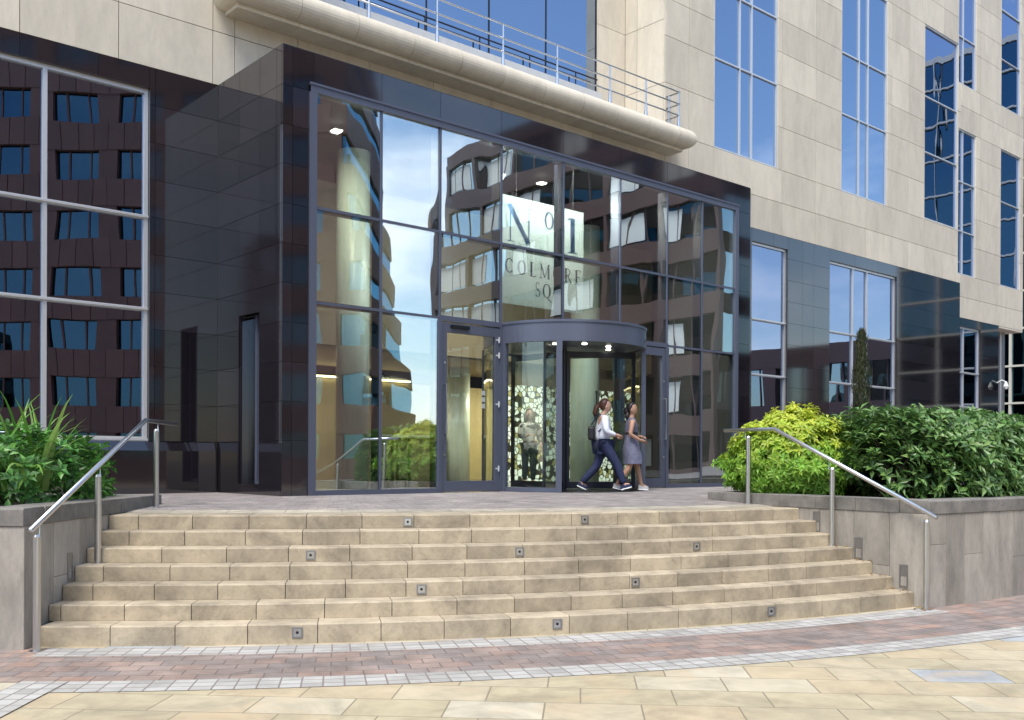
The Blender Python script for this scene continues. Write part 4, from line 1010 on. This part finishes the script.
    for nm, names, grow, mt, over in tops:
        vs, fs = shell(names, grow, over); t = MB(); t.add(vs, fs); t.build(nm, mt, root, smooth=True)
    for sd_ in 'RL':
        a, b = Vector(P['an'+sd_]), Vector(P['to'+sd_]); heel = a-(b-a).normalized()*.03*S; dn = Vector((0,0,-1)); d = (b-a); 
        hl = Vector(W(pose.get('he'+sd_, (pose['an'+sd_][0]-.04, pose['an'+sd_][1], pose['to'+sd_][2])))) if False else None
        toe = b; an = a-U*.035*S; fw = (toe-an).normalized(); rt = fw.cross(U).normalized(); up = rt.cross(fw)
        for (nm, mt, z0, z1, ex) in (('shoe', shoes[0], -.020, .035, 0), ('sole', shoes[1], -.040, -.020, .004)):
            s2 = MB(); ln = (toe-an).length+.035*S; o_ = an-fw*.055*S-up*.0*S; pr = []
            prof = [(0,.026),(.12,.034),(.35,.033),(.62,.042),(.85,.038),(.97,.022),(1,.008)]
            for t_, w_ in prof: pr.append((t_, w_+ex))
            vs = []
            for t_, w_ in pr: 
                topz = z1*(1.35-t_*.75) if nm == 'shoe' else z1
                base_ = o_+fw*(ln+.03*S)*t_
                vs += [base_+rt*w_*S+up*z0*S, base_+rt*w_*.75*S+up*topz*S, base_-rt*w_*.75*S+up*topz*S, base_-rt*w_*S+up*z0*S]
            n = len(pr); fs = [(i*4+j,(i+1)*4+j,(i+1)*4+(j+1)%4,i*4+(j+1)%4) for i in range(n-1) for j in range(4)]+[(0,1,2,3),((n-1)*4+3,(n-1)*4+2,(n-1)*4+1,(n-1)*4)]
            s2.add(vs, fs); s2.build(nm, mt, root, smooth=False)
    if extra: extra(root, W, S, F, Rt, U, P)
    return root
M['skin1'] = mat('fair_skin', (.50,.29,.21), .55, noise=.3, nscale=18); M['skin2'] = mat('tan_skin', (.40,.22,.14), .5); M['lip'] = mat('lips', (.35,.10,.09), .5)
M['hair_b'] = mat('auburn_hair', (.085,.03,.018), .45, noise=.6, nscale=60); M['hair_k'] = mat('dark_hair', (.015,.010,.010), .4)
M['shirt'] = mat('pale_blouse', (.66,.67,.74), .8, noise=.3, nscale=25, ncol=(.56,.58,.68), bump=1, bscale=14); M['navy'] = mat('navy_cloth', (.012,.018,.055), .85, noise=.6, nscale=14, ncol=(.02,.03,.085), bump=.9, bscale=16); M['dress'] = mat('slate_dress', (.10,.105,.16), .8, noise=.8, nscale=30, ncol=(.17,.165,.23), bump=.9, bscale=14); M['belt'] = mat('belt', (.01,.01,.015), .5)
M['jeans'] = mat('dark_jeans', (.02,.035,.06), .85); M['cream'] = mat('cream_top', (.5,.47,.42), .8); M['leather'] = mat('brown_leather', (.16,.06,.03), .5); M['shoe_g'] = mat('grey_shoe', (.42,.40,.38), .6); M['rubber'] = mat('white_sole', (.7,.69,.66), .6)
TORSO = ['pelvis','belly','chest','neck0']
UPPER = TORSO+['shR','elR','shL','elL']
def std(**k):
    d = dict(pelvis=(0,0,.80), belly=(0,0,.96), chest=(0,0,1.14), neck0=(0,0,1.27), neck=(.01,0,1.31), jaw=(.03,0,1.35), head=(.02,0,1.425), crown=(.005,0,1.49),
        shR=(0,.165,1.22), shL=(0,-.165,1.22), elR=(-.04,.21,.98), elL=(-.04,-.21,.98), wrR=(.10,.21,.80), wrL=(.10,-.21,.80), haR=(.14,.2,.74), haL=(.14,-.2,.74),
        hipR=(0,.08,.77), hipL=(0,-.08,.77), knR=(.02,.085,.44), knL=(.02,-.085,.44), anR=(-.02,.09,.085), anL=(-.02,-.09,.085), toR=(.10,.10,.04), toL=(.10,-.10,.04))
    d.update(k); return d
FW = Vector((.78,-.62,0)).normalized()
def exA(root, W, S, F, Rt, U, P):
    b = MB(); b.obox(W((-.26,-.04,.84)), F*.12*S, Rt*.12*S, U*.24*S); b.build('shoulder_bag', M['belt'], root, bevel=.04)
    b = MB(); b.path([W((-.2,.0,1.1)), W((-.08,.05,1.29)), W((.06,.1,1.15)), W((-.1,.14,.98))], .012*S, 6); b.build('bag_strap', M['navy'], root)
person('woman in pale blouse, navy trousers and auburn ponytail walking out of the revolving door', atdepth(603, 15.75, ZB+.012), FW, .95,
    std(pelvis=(.0,0,.79), chest=(-.03,0,1.13), neck0=(-.02,0,1.26), neck=(.01,0,1.30), jaw=(.05,0,1.34), head=(.045,0,1.415), crown=(.03,0,1.48),
        elR=(.02,.22,.98), wrR=(.19,.17,.93), haR=(.25,.13,.92), elL=(.0,-.22,.98), wrL=(.17,-.12,.93), haL=(.23,-.08,.92),
        hipR=(.02,.08,.76), knR=(.22,.085,.44), anR=(.34,.09,.105), toR=(.45,.10,.10), hipL=(-.02,-.08,.76), knL=(-.08,-.085,.42), anL=(-.36,-.085,.125), toL=(-.26,-.09,.045)),
    M['skin1'], (M['hair_b'],'tail'),
    [('blouse', UPPER+['wrR','wrL'], .028, M['shirt'], {'pelvis':(.135,.115),'belly':(.15,.13),'chest':(.19,.16),'neck0':(.04,.035),'wrR':.010,'wrL':.010,'elR':.030,'elL':.03}), ('trousers', ['pelvis','hipR','knR','anR','hipL','knL','anL'], .020, M['navy'], {'pelvis':(.13,.11),'anR':.04,'anL':.04})],
    (M['navy'], M['rubber']), exA)
def exB(root, W, S, F, Rt, U, P):
    # skirt of the dress
    m = MB(); n = 22; rows = [(1.0,.125,.105),(.86,.15,.125),(.74,.175,.15),(.60,.185,.165),(.47,.19,.17)]; vs = []
    for z, a, b in rows:
        for j in range(n):
            t = 2*math.pi*j/n; k = 1+.04*math.sin(5*t+z*9); vs.append(W((b*math.cos(t)*k+(.03 if z < .7 else .0), a*math.sin(t)*k, z)))
    m.add(vs, [(i*n+j,(i+1)*n+j,(i+1)*n+(j+1)%n,i*n+(j+1)%n) for i in range(len(rows)-1) for j in range(n)]); m.build('skirt', M['dress'], root, smooth=True)
    m = MB(); vs = []
    for z in (.985,1.02):
        for j in range(n): t = 2*math.pi*j/n; vs.append(W((.118*math.cos(t), .137*math.sin(t), z)))
    m.add(vs, [(j,n+j,n+(j+1)%n,(j+1)%n) for j in range(n)]); m.build('belt', M['belt'], root)
person('dark haired woman in slate blue belted dress walking beside the woman in navy trousers', atdepth(631, 15.98, ZB+.008), FW, .92,
    std(chest=(.0,0,1.13), elR=(-.05,.215,.98), wrR=(.13,.18,.88), haR=(.19,.15,.87), elL=(.0,-.22,1.0), wrL=(.16,-.14,.95), haL=(.22,-.1,.95),
        hipR=(0,.08,.76), knR=(-.04,.085,.42), anR=(-.27,.09,.11), toR=(-.15,.10,.045), knL=(.12,-.085,.44), anL=(.20,-.09,.09), toL=(.32,-.10,.05)),
    M['skin2'], (M['hair_k'],'bun'), [('dress_top', TORSO+['shR','shL'], .030, M['dress'], {'pelvis':(.13,.11),'neck0':(.06,.055),'shR':.045,'shL':.045})],
    (M['shoe_g'], M['rubber']), exB, look=(.55,-.83,0))
def exC(root, W, S, F, Rt, U, P):
    b = MB(); b.obox(W((.0,-.36,.66)), F*.12*S, Rt*.10*S, U*.28*S); b.build('handbag', M['leather'], root, bevel=.025)
    b = MB(); b.path([W((.06,-.31,.94)), W((.04,-.25,1.1)), W((.0,-.19,1.28))], .01*S, 6); b.build('bag_strap', M['leather'], root)
person('woman in cream top and dark jeans standing inside, seen through the drum glass', atdepth(529, 19.3, ZB+.01), (-.45,-.9,0), .96,
    std(elR=(.02,.2,.97), wrR=(.2,.1,1.0), haR=(.26,.04,1.02), elL=(-.02,-.23,.97), wrL=(.1,-.22,.85)),
    M['skin1'], (M['hair_b'],'long'), [('top', UPPER, .026, M['cream'], {'pelvis':(.135,.11),'neck0':(.06,.055)}), ('cardigan_sleeve', ['chest','shR','elR','wrR','shL','elL','wrL'], .022, M['hair_k'], {'chest':(.10,.05)}), ('jeans', ['pelvis','hipR','knR','anR','hipL','knL','anL'], .016, M['jeans'], {})],
    (M['black'], M['rubber']), exC)

rt_ = empty('reception_desk', (12.9,18.9,ZB)); tag(rt_, 'long low reception desk with pale top in the lobby behind the left door', 'desk')
m = MB(); m.box((11.9,18.6,ZB+.003),(13.9,19.2,ZB+1.0)); m.build('desk_front', M['taupe'], rt_, bevel=.01)
m = MB(); m.box((11.8,18.5,ZB+1.002),(14.0,19.25,ZB+1.06)); m.build('desk_top', M['white'], rt_, bevel=.005)
